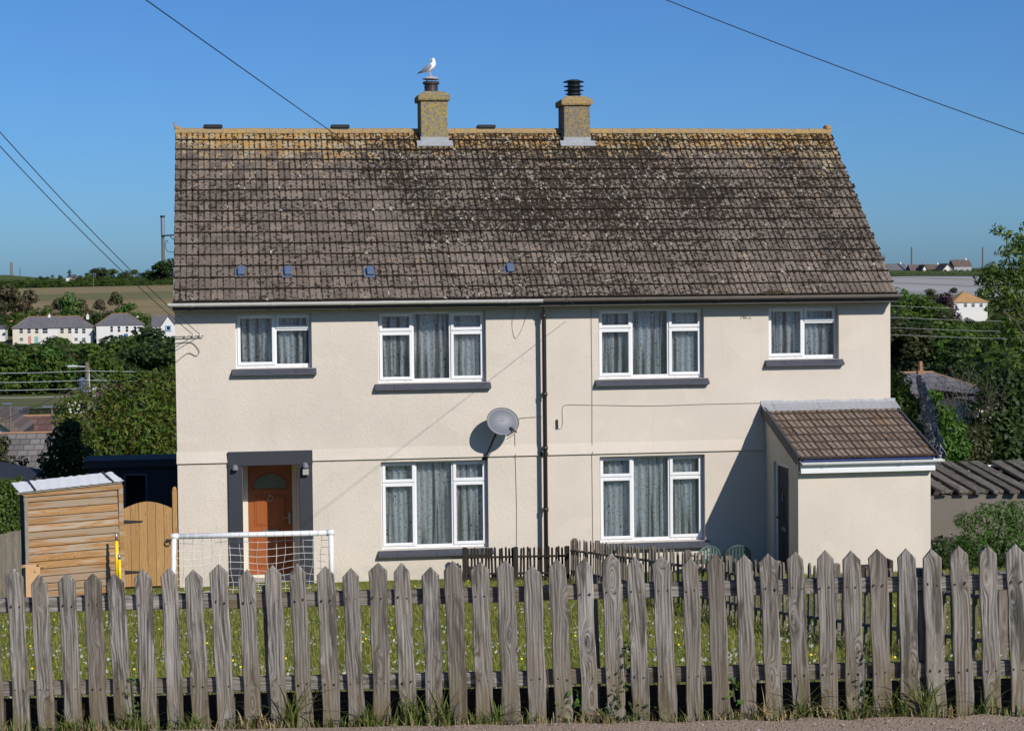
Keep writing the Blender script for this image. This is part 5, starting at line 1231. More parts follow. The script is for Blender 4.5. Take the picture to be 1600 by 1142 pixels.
def far_house(label, x0p, x1p, ebase, eave, ridge, Y, depth, wallm, roofm, wins, group=None, hip=(1, 1), doors=(), chims=(), rz=0.0, quoin=None, clay=True, mats=None, cat='house', name='house', split=()):
    p0, p1 = at(x0p, ebase, Y), at(x1p, ebase, Y); zb = float(min(gz(p0[0], Y), p0[2])) - 1.0; ze = at((x0p + x1p) / 2, eave, Y)[2]; zr = at((x0p + x1p) / 2, ridge, Y + depth / 2)[2]
    t = thing(name, label, cat, (p0[0], Y, p0[2]), rz, group); ox, oz = p0[0], p0[2]; L = p1[0] - p0[0]
    if split:
        xs_ = [0] + [at(s, ebase, Y)[0] - ox for s, m in split] + [L]; ms = [wallm] + [m for s, m in split]
        for i, m in enumerate(ms): MB().box(xs_[i] + .001, xs_[i + 1] - .001, 0, depth, zb - oz, ze - oz).build('wall', M[m], t)
    else: MB().box(0, L, 0, depth, zb - oz, ze - oz).build('wall', M[wallm], t)
    V, F, rl = hip_roof(0, L, 0, depth, ze - oz, zr - oz, .35, hip); ro = inst('roof', mesh_of('roof', V, F, M[roofm]), t)
    if not (hip[0] and hip[1]):
        for e, xx in ((0, .01), (1, L - .26)):
            if not hip[e]: MB().prism([(0, ze - oz), (depth, ze - oz), (depth / 2, zr - oz - .1)], 0, xx, xx + .25).build('gable', M[wallm], t)
    if clay: rr = min(.16, 2.4 * (Y + 35) / FPX); MB().tube([rl[1], rl[2]], rr, 5).tube([rl[0], rl[1]], rr * .6, 5).tube([rl[2], rl[3]], rr * .6, 5).build('ridge_tiles', M['clay'], ro)
    for cx, top in chims:
        c = at(cx, top, Y + depth / 2); cw = min(.4, 6.0 * (Y + 35) / FPX); MB().box(c[0] - ox - cw, c[0] - ox + cw, depth / 2 - cw, depth / 2 + cw, zr - oz - 1.0, c[2] - oz).lathe([(.15, 0), (.12, .5)], (c[0] - ox, depth / 2, c[2] - oz), 6).build('chimney', M['white_wall' if cx % 2 else 'clay'], ro)
    for w in wins:
        a, b = at(w[0], w[2], Y), at(w[1], w[3], Y); f = MB(); xa, xb, za, zc = a[0] - ox, b[0] - ox, b[2] - oz, a[2] - oz
        f.box(xa, xb, -.06, .0, za, za + .09).box(xa, xb, -.06, .0, zc - .07, zc).box(xa, xa + .07, -.061, .001, za, zc).box(xb - .07, xb, -.061, .001, za, zc).box(xa, xb, -.05, -.005, (za + zc) / 2 - .05, (za + zc) / 2 + .05)
        wo = f.build('window', M['white_paint'], t); MB().box(xa + .06, xb - .06, -.045, -.02, za + .08, zc - .06).build('pane', M['dark_pane'], wo)
    for a_, b_, c_, d_, m in doors:
        a, b = at(a_, c_, Y), at(b_, d_, Y); MB().box(a[0] - ox, b[0] - ox, -.07, -.001, b[2] - oz, a[2] - oz).build('door', m, t)
    return t
dpink = plain('pink_door', (.45, .20, .17), .6); dblue = plain('blue_door', (.04, .10, .24), .5); dteal = plain('teal_door', (.15, .36, .40), .5)
W2 = lambda xs_, y0, y1, w=6.2: [(x - w / 2, x + w / 2, y0, y1) for x in xs_]
tr = far_house('long white terrace with a dark slate hipped roof across the creek on the left', 20, 145, 537, 512, 494.5, 560, 8.5, 'cream_wall', 'slate',
    W2([33.2, 45.5, 57.5, 97, 109, 119.5, 131], 513, 521) + [(66, 75, 513, 521)] + W2([33.5, 97, 119, 131], 527.5, 533), doors=[(44, 49, 525, 537, dpink), (54, 60, 526, 537, dteal)], chims=[(77, 492), (18, 503), (137, 492)], split=((64, 'white_wall'), (90, 'cream_wall'), (113, 'white_wall')))
far_house('white semi-detached villa with slate hips and a blue front door across the creek', 151, 224, 536, 507.5, 490, 556, 9, 'white_wall', 'slate',
    W2([174.5, 186, 198.5, 211], 509.5, 519, 5) + W2([175, 188.5], 523, 531) + W2([211.5], 524, 531), doors=[(193.5, 200, 521.5, 533, dblue)], chims=[(215, 496)])
h3 = far_house('white gabled house partly cut off by the left edge of the main house', 239, 300, 541, 509, 493, 552, 9, 'white_wall', 'slate', W2([245], 511, 517, 3.5), hip=(0, 0), clay=False)
p = at(262, 541, 549); g = at(262, 494, 549); L_ = [at(251, 511, 549)[0] - p[0], at(275, 511, 549)[0] - p[0]]
q = thing('bay_house', 'white pointed gable front with blue trim peeping past the house wall', 'house', (p[0], 549, p[2]))
zz = at(262, 511, 549)[2] - p[2]; zt = g[2] - p[2]
MB().prism([(L_[0], -3), (L_[1], -3), (L_[1], zz), ((L_[0] + L_[1]) / 2, zt), (L_[0], zz)], 1, 0, 3.5).build('wall', M['white_wall'], q)
MB().prism([(L_[0] - .5, zz - .3), (L_[0] - .5, zz), ((L_[0] + L_[1]) / 2, zt + .5), (L_[1] + .5, zz), (L_[1] + .5, zz - .3), ((L_[0] + L_[1]) / 2, zt + .15)], 1, -.4, 3.4).build('roof', M['slate'], q)
a, b = at(258.5, 508, 549), at(268, 517, 549); w_ = MB().box(a[0] - p[0], b[0] - p[0], -.3, -.001, b[2] - p[2], a[2] - p[2]).build('window', plain('blue_trim', (.30, .42, .58), .5), q)
MB().box(a[0] - p[0] + .4, b[0] - p[0] - .4, -.34, -.301, b[2] - p[2] + .3, a[2] - p[2] - .3).build('pane', M['dark_pane'], w_)
far_house('tiny pale house at the left edge of the photo beside the terrace', -8, 8, 518, 513, 508, 570, 7, 'white_wall', 'slate', [], clay=False)
far_house('small white bungalow on the left skyline under the round tree', 103, 121, 438, 433.5, 429, 985, 9, 'white_wall', 'slate', W2([110, 115], 434.5, 436.5, 2), clay=False)
far_house('big house with an orange hipped roof in the trees on the right', 1490, 1543, 489, 472, 455, 582, 12, 'white_wall', 'tan_tile', W2([1508.5, 1520.5, 1533], 474, 480, 5.6), hip=(1, 1), chims=[(1535, 460)], clay=False)
p = at(1490, 462, 588)
for lab, a_, b_, eb, ev, rg, Y, wm, rm, hp, wins in (
    ('grey roofed skyline bungalow furthest left beside the main roof', 1387, 1417, 431, 422, 412, 990, 'white_wall', 'slate', (0, 0), W2([1395, 1408], 423.5, 427, 3)),
    ('low skyline cottage with a brown and grey roof beside the leaning pole', 1424, 1450, 431, 424, 413.5, 980, 'grey_wall', 'brown_tile', (0, 0), W2([1430, 1440], 425.5, 428.5, 3)),
    ('dark skyline house with a yellowish chimney in the middle of the row', 1450, 1470, 429, 421, 413, 1000, 'grey_wall', 'brown_tile', (0, 0), W2([1460], 422, 426, 3)),
    ('long skyline house with a dark blue front and a white gable end', 1491, 1518, 424.5, 416, 406, 985, 'grey_wall', 'brown_tile', (0, 0), [])):
    far_house(lab, a_, b_, eb, ev, rg, Y, 9, wm, rm, wins, 'houses along the right skyline', hp, clay=False, chims=[((a_ + b_) // 2 + 5, rg - 2)])
def gable_front(label, xl, xr, base, ev, apex, Y, group, dep=12, win=True):
    p = at((xl + xr) / 2, base, Y); hw_ = (at(xr, base, Y)[0] - at(xl, base, Y)[0]) / 2; ze = at(xl, ev, Y)[2] - p[2]; za = at(xl, apex, Y)[2] - p[2]
    t = thing('house', label, 'house', (p[0], Y, p[2]), 0, group); MB().prism([(-hw_, -2), (hw_, -2), (hw_, ze), (0, za), (-hw_, ze)], 1, 0, dep).build('wall', M['white_wall'], t)
    ro = MB().prism([(-hw_ - .6, ze - .4), (-hw_ - .6, ze + .1), (0, za + .6), (hw_ + .6, ze + .1), (hw_ + .6, ze - .4), (0, za + .05)], 1, -.5, dep + .3).build('roof', M['brown_tile'], t)
    if not win: return
    w = MB().box(-1.2, 1.2, -.1, -.001, .3, 2.0).build('window', M['white_paint'], t); MB().box(-1.0, 1.0, -.14, -.101, .5, 1.8).build('pane', M['dark_pane'], w)
gable_front('white gable end with a dark roof left of the long skyline house', 1472, 1490, 429, 424, 413.5, 975, 'houses along the right skyline')
gable_front('small white gable end near the left of the skyline row', 1440, 1450, 430, 425, 415.5, 972, 'houses along the right skyline', 8)
# houses just below on the left, and the slate roof on the right
far_house('bungalow with a grey brown tiled roof and orange ridge behind the hedge', -70, 96, 775, 752, 677, 46, 9, 'cream_wall', 'grey_shingle', [], hip=(0, 0), chims=())
far_house('house with a red brown tiled roof further down the slope on the left', 33, 150, 690, 677, 649, 92, 9, 'grey_wall', 'red_tile', [], hip=(0, 0))
far_house('small house with a dark hipped roof cut by the left edge', -60, 32, 680, 665, 636, 110, 9, 'white_wall', 'slate', [(18, 25, 667, 672)], hip=(1, 1), clay=False)
gable_front('low white gabled building at the left edge below the dark hipped roof', -30, 22, 690, 676, 659, 84, None, 6, False)
hw = far_house('white house half hidden behind the transformer pole and the leafy tree', 106, 147, 665, 619, 600, 125, 9, 'white_wall', 'red_tile', [(128, 137, 628, 636)], hip=(1, 0), clay=False)
far_house('house with a wide slate roof seen over the garden on the right', 1436, 1556, 640, 618, 581, 62, 5.0, 'cream_wall', 'slate', [(1525, 1540, 625, 634)], hip=(0, 1), chims=[(1438, 579)])
far_house('lower house with a dark slate wing beside the wide slate roof', 1526, 1580, 645, 624, 606, 56, 6, 'cream_wall', 'slate', [], hip=(1, 1), clay=False)

# poles and wires beyond the house
def pole(name, label, px, py0, py1, Y, r, cat='pole', arms=()):
    p, q = at(px, py1, Y), at(px, py0, Y); zg = float(gz(p[0], Y)); t = thing(name, label, cat, (p[0], Y, zg))
    MB().tube([(0, 0, -.3), (0, 0, q[2] - zg)], [r, r * .75], 8).build('shaft', M['twig'], t); return t, q[2] - zg
t, H = pole('utility_pole', 'wooden utility pole with a grey transformer can behind the leafy tree', 138.5, 566, 700, 62, .14)
s = 62 + 35; k = s / FPX
MB().box(-.32, -.12, -.1, .1, H - 44 * k, H - 27 * k, .03).lathe([(.0, 0), (.17, .0), (.17, .6), (.12, .68), (0, .7)], (-.24, 0, H - 45 * k), 10).build('transformer_can', M['vent'], t)
MB().tube([(0, 0, H - 7 * k), (-.5, -.1, H - 6 * k)], .04, 6).build('lamp_arm', M['steel'], t); MB().box(-.95, -.45, -.16, .02, H - 7.5 * k, H - 4 * k, .04).build('lamp_head', M['pale_wire'], t)
MB().tube([(.06, 0, H - .3), (.14, -.1, H - 2.5), (.1, 0, H - 4)], .05, 5).build('cable_riser', M['pale_wire'], t)
pb = np.array(t.location)
for lab, y0, y1, xr in (('topmost', 581, 577, 478), ('second', 595, 592, 496), ('third', 607, 605, 512), ('lowest', 618.5, 617, 523)):
    for sidelab, pts in (('left', [at(-160, y0, 62), (pb[0], 61.8, at(138, (y0 + y1) / 2, 62)[2]), at(420, y1 - 2, 62)]), ('right', [at(1150, xr - 6, 62), at(1400, xr, 62), at(1750, xr + 6, 62)])):
        wr = .012 if sidelab == 'left' else .006
        a = []
        for u, v in zip(pts, pts[1:]): a += sag(u, v, .10, 8)
        wire(f'{lab} of the four pale wires crossing in front of the trees on the {sidelab}', a, wr, 'pale_wire', 'power_line')
wire('dark wire running down to the left from the transformer pole', sag((pb[0], 62, at(138, 590, 62)[2]), at(-20, 664, 50), .2), .014)
for lab, dx in (('upper thin stay wire running from the pole into the leafy tree', 0), ('lower thin stay wire running from the pole into the leafy tree', 9)): wire(lab, sag((pb[0], 62, at(138, 572 + dx, 62)[2]), at(235, 640 + dx, 70), .1), .010, 'pale_wire')
for px, y0, y1, Y, lab in ((16.5, 632, 680, 80, 'thin grey lamp post nearest the left edge'), (82, 637, 690, 60, 'grey lamp post with a flat head in front of the red brown roof')):
    t, H = pole('lamp_post', lab, px, y0, y1, Y, .07, 'lamp post'); MB().box(-.45, .12, -.1, .1, H - .02, H + .10, .03).build('lamp_head', M['steel'], t)
for px, y0, Y, r, lab in ((17, 410, 1010, .45, 'left of the pair of thin skyline poles on the green mound'), (19.5, 410, 1012, .45, 'right of the pair of thin skyline poles on the green mound'), (31.5, 418, 1010, .35, 'short skyline pole right of the green mound'), (146, 425, 860, .22, 'pale pole in front of the skyline hedge'),
    (1380, 397, 1000, .25, 'left of the twin skyline poles touching the main roof'), (1382.5, 397, 1003, .25, 'right of the twin skyline poles touching the main roof'), (1424.5, 386, 985, .75, 'tall leaning pole behind the skyline houses'), (1535.5, 386, 1000, .75, 'tall straight pole right of the skyline houses')):
    pole('skyline_pole', lab, px, y0, 440, Y, r * .7)
t, H = pole('phone_mast', 'tall phone mast with a silvery sleeve beside the roof on the left skyline', 255.5, 337, 428, 940, .95, 'mast'); k = 975 / FPX
MB().tube([(0, 0, H - 30 * k), (0, 0, H - 3 * k)], .95, 10).build('silver_sleeve', M['steel'], t); MB().tube([(0, 0, H - 3 * k), (0, 0, H)], 1.2, 8).build('cap', M['wire'], t)
MB().tube([(-2 * k, -1.2, H - 31 * k), (20 * k, -1.2, H - 30 * k)], 1.3 * k, 6).tube([(11 * k, -1.2, H - 32 * k), (20 * k, -1.2, H - 40 * k)], .7 * k, 5).build('cross_arm', M['wire'], t)
MB().tube(smooth([(8 * k, -1.2, H - 42 * k), (6 * k, -1.2, H - 38 * k), (4 * k, -1.2, H - 42 * k), (5 * k, -1.2, H - 52 * k), (9 * k, -1.2, H - 56 * k), (22 * k, -1.2, H - 56 * k)]), .5 * k, 5).build('down_lead', M['wire'], t)

# ------------------------------------------------------------------ trees of the valley
def far_variant(seed, h, w, n, size, cl=16, low=.05, shape='round', shell=.8):
    rs = np.random.RandomState(seed); V, F = leaf_cloud(rs, crown_clumps(rs, h, w, cl, low, shape), n, size, .7, shell, .5, .45)
    return V, F
FARV = [far_variant(100 + i, 10, 9 + (i % 3) * 2, 1500, .42, 18 + i) for i in range(4)]
FMESH = {}
def fm(i, leaf):
    if (i, leaf) not in FMESH: FMESH[i, leaf] = np_mesh('crown', *FARV[i], M[leaf])
    return FMESH[i, leaf]
rs = np.random.RandomState(42)
DESC = {'leaf_green': 'mid green', 'leaf_dark': 'dark green', 'leaf_bright': 'fresh green', 'leaf_olive': 'olive green', 'leaf_brownish': 'thin brownish'}
def far_tree(px, Y, top, leaf, side, wide=1.0, hmin=2.5, hmax=12, name='valley_tree', label=None, group=None):
    g = at(px, 600, Y); x = g[0]; z = float(gz(x, Y)); h = np.clip(at(px, top, Y)[2] - z, hmin, hmax)
    o = inst(name, fm(rs.randint(4), leaf), None, (x, Y, z - .2), (0, 0, rs.rand() * 6.28)); s = h / 10.0; sw = s * wide * rs.uniform(.85, 1.2) if h > 4 else s * 1.3 * wide
    o.scale = (sw, sw, s)
    if side == 'left': wh = 'below the left end of the white terrace' if px < 60 else 'below the right half of the white terrace' if px < 150 else 'below the white villa' if px < 225 else 'below the gabled house by the roof edge'; dp = 'low on the creek bank' if Y < 400 else 'halfway up the bank' if Y < 470 else 'high on the bank'
    else: wh = 'beside the main house corner' if px < 1425 else 'below the purple beech' if px < 1482 else 'below the orange roofed house' if px < 1545 else 'behind the ash tree branches'; dp = 'low on the wooded slope' if Y < 430 else 'halfway up the wooded slope' if Y < 530 else 'high on the wooded slope'
    return tag(o, label or f'{DESC[leaf]} tree {dp} {wh}', 'tree', group or f'{DESC[leaf]} valley trees {dp} {wh}')
def lim_l(px): return np.interp(px, [-40, 20, 60, 85, 100, 120, 140, 150, 175, 200, 235, 300], [533, 533, 533, 524, 522, 526, 531, 532, 527, 522, 518, 526])
leafp = ['leaf_green'] * 4 + ['leaf_dark'] * 5 + ['leaf_olive'] + ['leaf_bright']
for i in range(115):
    Y = rs.uniform(358, 535) if i > 30 else rs.uniform(356, 385); px = rs.uniform(-45, 300); far_tree(px, Y, lim_l(px) + abs(rs.randn()) * 7 + (14 if i <= 30 else 0) + rs.rand() * 6, leafp[rs.randint(len(leafp))], 'left', 1.15)
far_tree(175, 380, 524, 'leaf_dark', 'left', 1.25, 4, 16, label='broad dark round tree below the white villa'); far_tree(237, 400, 511, 'leaf_dark', 'left', 1.5, 4, 20, label='big dark dome shaped tree in front of the gabled house')
far_tree(205, 385, 530, 'leaf_dark', 'left', 1.2, 4, 16, label='dark rounded tree between the two big dark trees'); far_tree(262, 392, 530, 'leaf_dark', 'left', 1.2, 4, 16, label='dark tree touching the left edge of the main house')
for px, Y, top, leaf, wd, lab in ((8, 600, 447, 'leaf_brownish', 1.0, 'windswept brownish cypress at the left edge of the hillside'), (25, 605, 450, 'leaf_olive', .8, 'olive cypress second from the left edge of the hillside'), (47, 600, 453, 'leaf_brownish', .9, 'thin brown tree behind the left end of the white terrace'), (113, 590, 457, 'leaf_bright', .8, 'bright green upright tree behind the middle of the white terrace'),
    (92, 592, 466, 'leaf_brownish', .7, 'nearly bare tree left of the bright green tree'), (131, 595, 466, 'leaf_brownish', .6, 'bare thin tree right of the bright green tree'), (182, 595, 456, 'leaf_olive', .75, 'grey green tree behind the white villa'), (160, 600, 468, 'leaf_brownish', .8, 'bare brownish tree between the terrace and the villa'), (205, 590, 473, 'leaf_bright', .9, 'low bright green tree to the right behind the villa'),
    (148, 585, 485, 'leaf_dark', .9, 'dark shrubby tree beside the villa chimney'), (75, 590, 477, 'leaf_green', .9, 'green tree rising behind the terrace roof'), (55, 592, 482, 'leaf_green', 1.0, 'low green tree behind the left terrace roof'), (228, 585, 489, 'leaf_green', 1.0, 'green bushy tree between villa and gabled house'), (30, 585, 487, 'leaf_green', 1.0, 'green tree at the left end of the terrace'), (10, 585, 490, 'leaf_dark', 1.0, 'dark tree by the tiny pale house')):
    far_tree(px, Y, top, leaf, 'left', wd, 3, 17, 'hillside_tree', lab, 'trees on the hillside behind the terrace')
for i, (px, top, wd) in enumerate([(48, 432, 1), (67, 430, 1), (78, 431, 1.2), (86, 428, .8), (98, 428, 1), (128, 429, 1.2), (140, 425, 1), (152, 418, 1.5), (165, 417, 1.6), (178, 419, 1.4), (192, 424, 1.2), (203, 421, 1.3), (214, 420, 1.3), (226, 424, 1.2), (238, 425, 1.3), (250, 424, 1.2), (262, 425, 1.2), (275, 424, 1.2), (60, 433, 1), (118, 431, 1)]):
    far_tree(px, 950 + rs.uniform(-12, 25), top + 1, ['leaf_green', 'leaf_dark', 'leaf_olive'][i % 3], 'left', wd, 2, 12, 'skyline_tree', ['low green tree in the hedge line of the left skyline', 'low dark tree in the hedge line of the left skyline', 'low olive tree in the hedge line of the left skyline'][i % 3], ['green trees on the left skyline', 'dark trees on the left skyline', 'olive trees on the left skyline'][i % 3])
t = thing('lollipop_tree', 'tiny round headed tree standing clear above the skyline bungalow', 'tree', tuple(at(109, 436, 1000))); hh = at(109, 421.5, 1000)[2] - t.location.z
V, F = far_variant(7, 10, 10, 700, .5); o = inst('crown', np_mesh('crown', V, F, M['leaf_dark']), t, (0, 0, hh - 2.4), None, (.24, .24, .24)); MB().tube([(0, 0, -2), (0, 0, hh - 1)], .2, 5).build('trunk', M['bark'], t)
for k, (px, top, wd) in enumerate(((262, 405, 1.3), (273, 402, 1.4), (250, 413, 1.2))):
    far_tree(px, 925 + 4 * k, top, 'leaf_dark', 'left', wd, 3, 16, 'pine_tree', ['dark spreading pine at the foot of the phone mast', 'tall dark pine behind the edge of the main roof', 'small dark pine left of the phone mast'][k], 'pines by the phone mast')
def far_hedge(label, pxs, Y, tops, leaf, wide):
    V = []; F = []; n = 0; g0 = at(pxs[0], 600, Y); t0 = np.array([g0[0], Y, float(gz(g0[0], Y))])
    for i, px in enumerate(pxs):
        y = Y + rs.uniform(-4, 4); g = at(px, 600, y); z = float(gz(g[0], y)); h = np.clip(at(px, tops + rs.uniform(-1.5, 1.5), y)[2] - z, 1.5, 5); v, f = FARV[i % 4]; a = rs.rand() * 6.28; k = h / 10; kw = k * wide
        q = np.stack([(v[:, 0] * math.cos(a) - v[:, 1] * math.sin(a)) * kw + g[0], (v[:, 0] * math.sin(a) + v[:, 1] * math.cos(a)) * kw + y, v[:, 2] * k + z - .2], 1)[: 4 * 500] - t0; V.append(q); F.append(f[:500] + n); n += len(q)
    t = thing('hedge', label, 'hedge', tuple(t0)); o = inst('foliage', np_mesh('foliage', np.concatenate(V), np.concatenate(F), M[leaf]), t); o['kind'] = 'stuff'
far_hedge('long green hedge running above the pale fields on the left hillside', [-30 + i * 8.2 for i in range(40)], 898, 436, 'leaf_green', 2.4)
def lim_r(px): return np.interp(px, [1380, 1395, 1420, 1440, 1470, 1480, 1545, 1560, 1620], [447, 449, 454, 456, 462, 480, 483, 478, 474])
for i in range(150):
    px = rs.uniform(1385, 1640); Y = rs.uniform(330, 640)
    if Y > 585 and 1478 < px < 1548: Y -= 80
    far_tree(px, Y, lim_r(px) + abs(rs.randn()) * 16 + rs.rand() * 14 + (640 - Y) * .10, leafp[rs.randint(len(leafp))], 'right', 1.15, 3, 15)
for px, Y, top, leaf, wd, lab in ((1410, 560, 449, 'leaf_bright', 1.5, 'broad sunlit green tree beside the right gutter end'), (1432, 520, 462, 'leaf_green', 1.5, 'large rounded green tree left of the purple tree'), (1452, 625, 451, 'leaf_olive', 1.3, 'olive tree at the lower edge of the pale field'), (1490, 640, 449, 'leaf_olive', 1.0, 'small tree just above the orange roof'), (1530, 640, 450, 'leaf_dark', 1.0, 'dark small tree behind the chimney of the orange roofed house'),
    (1520, 420, 516, 'leaf_bright', 1.7, 'broad light green tree in the middle of the right hand wood'), (1500, 470, 500, 'leaf_green', 1.5, 'rounded tree in front of the orange roofed house')):
    far_tree(px, Y, top, leaf, 'right', wd, 3, 18, 'hillside_tree', lab, 'trees on the right hillside')
FMESH.clear()
far_tree(1476, 560, 458, 'leaf_purple', 'right', .85, 4, 19, 'copper_beech', 'purple leaved copper beech beside the orange roofed house', 'copper beeches')
far_hedge('green hedge running above the pale sheeted field on the right', [1385 + i * 9.5 for i in range(26)], 868, 430.5, 'leaf_green', 2.5)
for i in range(14):
    px = 1440 + i * 9; far_tree(px, 962 + rs.uniform(-5, 5), 426 + rs.uniform(-2, 1), ['leaf_dark', 'leaf_green'][i % 2], 'right', 1.6, 1.5, 6, 'skyline_tree', ['low dark bush among the skyline houses on the right', 'low green bush among the skyline houses on the right'][i % 2], ['dark bushes by the right skyline houses', 'green bushes by the right skyline houses'][i % 2])
for px, Y, top, leaf, lab in ((175, 160, 610, 'leaf_green', 'mid green garden tree behind the leafy walnut on the left'), (230, 150, 620, 'leaf_dark', 'dark garden tree behind the leafy walnut on the left'), (1400, 110, 590, 'leaf_green', 'garden tree between the main house corner and the wide slate roof'), (1560, 90, 560, 'leaf_green', 'garden tree standing right of the wide slate roof'), (1600, 95, 545, 'leaf_dark', 'dark garden tree behind the ash at the right edge'), (1580, 130, 540, 'leaf_green', 'farther green garden tree right of the wide slate roof')):
    far_tree(px, Y, top, leaf, 'left' if px < 800 else 'right', 1.0, 2, 12, 'garden_tree', lab, 'garden trees just below the house')

# ------------------------------------------------------------------ grass, daisies, weeds
def blades(n, P, h, w, rs, lean=.5, mat='grass', name='grass', seg=2):
    a = rs.rand(n) * 6.283; d = np.stack([np.cos(a), np.sin(a), 0 * a], 1); s = np.stack([-np.sin(a), np.cos(a), 0 * a], 1); hh = h * rs.uniform(.5, 1.4, n)[:, None]; ww = w * rs.uniform(.6, 1.3, n)[:, None]; ln = lean * rs.rand(n)[:, None]
    up = np.array([0, 0, 1.0])
    if seg == 1:
        V = np.stack([P - s * ww, P + s * ww, P + up * hh + d * hh * ln], 1).reshape(-1, 3); F = np.arange(3 * n).reshape(n, 3)
    else:
        m = P + up * hh * .6 + d * hh * ln * .35; e = P + up * hh * .95 + d * hh * ln * 1.2
        V = np.stack([P - s * ww, P + s * ww, m + s * ww * .8, m - s * ww * .8, e], 1).reshape(-1, 3); k = np.arange(n)[:, None] * 5
        F = np.concatenate([k + [0, 1, 2], k + [0, 2, 3], k + [3, 2, 4]])
    return tag(inst(name, np_mesh(name, V, F, M[mat])), kind='stuff')
rs = np.random.RandomState(77)
def lawn_pts(n, pw=1.0, ymin=.01):
    out = []
    while sum(len(o) for o in out) < n:
        m = n * 3; d = 11.6 + (35.2 - 11.6) * rs.rand(m) ** pw; px = rs.uniform(-40, 1640, m); y = CAM[1] + d * .98; x = CAM[0] + (y - CAM[1]) * np.tan(np.radians(8.45) + np.arctan((px - 800) / FPX))
        k = (y > fence_y(x) + .06) & (y < -.05) & ~((x > PX0 - .1) & (y > -PD - .1)); out.append(np.stack([x[k], y[k], gz(x[k], y[k])], 1))
    return np.concatenate(out)[:n]
P = lawn_pts(190000, 1.0); blades(len(P), P, .055, .0055, rs, .9, 'grass', 'lawn_grass', 1)
P = lawn_pts(9000, 1.0); n_ = np.sin(P[:, 0] * 1.3) + np.sin(P[:, 1] * .9 + P[:, 0]) ; P = P[n_ > -.3]; blades(len(P), P, .085, .005, rs, .9, 'straw', 'dry_lawn_grass', 1)
P = lawn_pts(22000, 1.15); c = np.sin(P[:, 0] * 2.1 + 1) * np.sin(P[:, 1] * 1.4) + .6 * np.sin(P[:, 0] * 5 + P[:, 1] * 4); P = P[c * 1.2 + rs.rand(len(P)) * 1.1 > .62][:5600]
V = []; F = []
for p in P:
    r = .009 + .006 * rs.rand(); k = len(V); tx, ty = rs.randn(2) * .25; z = p[2] + .05 + .03 * rs.rand()
    V += [(p[0], p[1], z + .004)] + [(p[0] + r * math.cos(a), p[1] + r * math.sin(a), z + r * (tx * math.cos(a) + ty * math.sin(a) - .9 * math.sin(a))) for a in np.linspace(0, 6.283, 7)[:-1]]
    F += [(k, k + 1 + j, k + 1 + (j + 1) % 6) for j in range(6)]
tag(inst('daisies', np_mesh('daisies', V, F, M['daisy'])), kind='stuff')
P = lawn_pts(130, 1.0); V = []; F = []
for p in P: k = len(V); r = .008; z = p[2] + .08; V += [(p[0] - r, p[1], z), (p[0] + r, p[1], z), (p[0] + r, p[1] + .01, z + r * 1.6), (p[0] - r, p[1] + .01, z + r * 1.6)]; F.append((k, k + 1, k + 2, k + 3))
tag(inst('buttercups', np_mesh('buttercups', V, F, M['buttercup'])), kind='stuff')
# rank growth along both sides of the roadside fence
def fence_strip(n, lo, hi, x0=-1.2, x1=6.6):
    x = rs.uniform(x0, x1, n); off = rs.uniform(lo, hi, n); y = fence_y(x) + off; return np.stack([x, y, gz(x, y) - .01], 1)
P = fence_strip(7000, .12, 1.3); blades(len(P), P, .14, .0045, rs, .9, 'weed', 'rank_grass')
P = fence_strip(2600, .05, .9); blades(len(P), P, .17, .004, rs, 1.1, 'straw', 'dry_grass')
P = fence_strip(4200, -.16, .05); w = .35 + .65 * (np.interp(P[:, 0], [-1.2, 2.2, 3.0, 6.6], [.6, .6, .08, .06])); P = P[rs.rand(len(P)) < w * (.3 + .7 * (np.sin(P[:, 0] * 9) + np.sin(P[:, 0] * 23) > -.2))]; blades(len(P), P, .075, .0035, rs, 1.0, 'weed', 'verge_grass')
P = fence_strip(2200, -.22, .02); P = P[rs.rand(len(P)) < .35 + .5 * (np.sin(P[:, 0] * 7 + 1) > 0)]; blades(len(P), P, .06, .003, rs, 1.6, 'straw', 'dry_verge_grass')
def tuft(name, label, px, py, n, h, lean, mat, seed, w=.006, off=-.06):
    r2 = np.random.RandomState(seed); b = fence_pt(px, py); b = np.array([b[0], fence_y(b[0]) + off, 0]); b[2] = float(gz(b[0], b[1])); V = []; F = []
    for i in range(n):
        a = r2.rand() * 6.283; L = h * r2.uniform(.5, 1.2); d = np.array([math.cos(a), math.sin(a) * .55 - .35, 0]); sd = np.array([-math.sin(a), math.cos(a), 0]); p = b + np.array([r2.randn() * .035, r2.randn() * .025, 0]); ln = lean * r2.uniform(.3, 1.2); k = len(V); m = 5
        for j in range(m):
            u = j / (m - 1); ww = w * (1 - u * .92); c = p + d * L * ln * u ** 1.6 + np.array([0, 0, L * (u - .45 * ln * u * u)]); V += [c - sd * ww, c + sd * ww]
        F += [(k + 2 * j, k + 2 * j + 1, k + 2 * j + 3, k + 2 * j + 2) for j in range(m - 1)]
    return tag(inst(name, np_mesh(name, V, F, M[mat])), label, 'grass tuft')
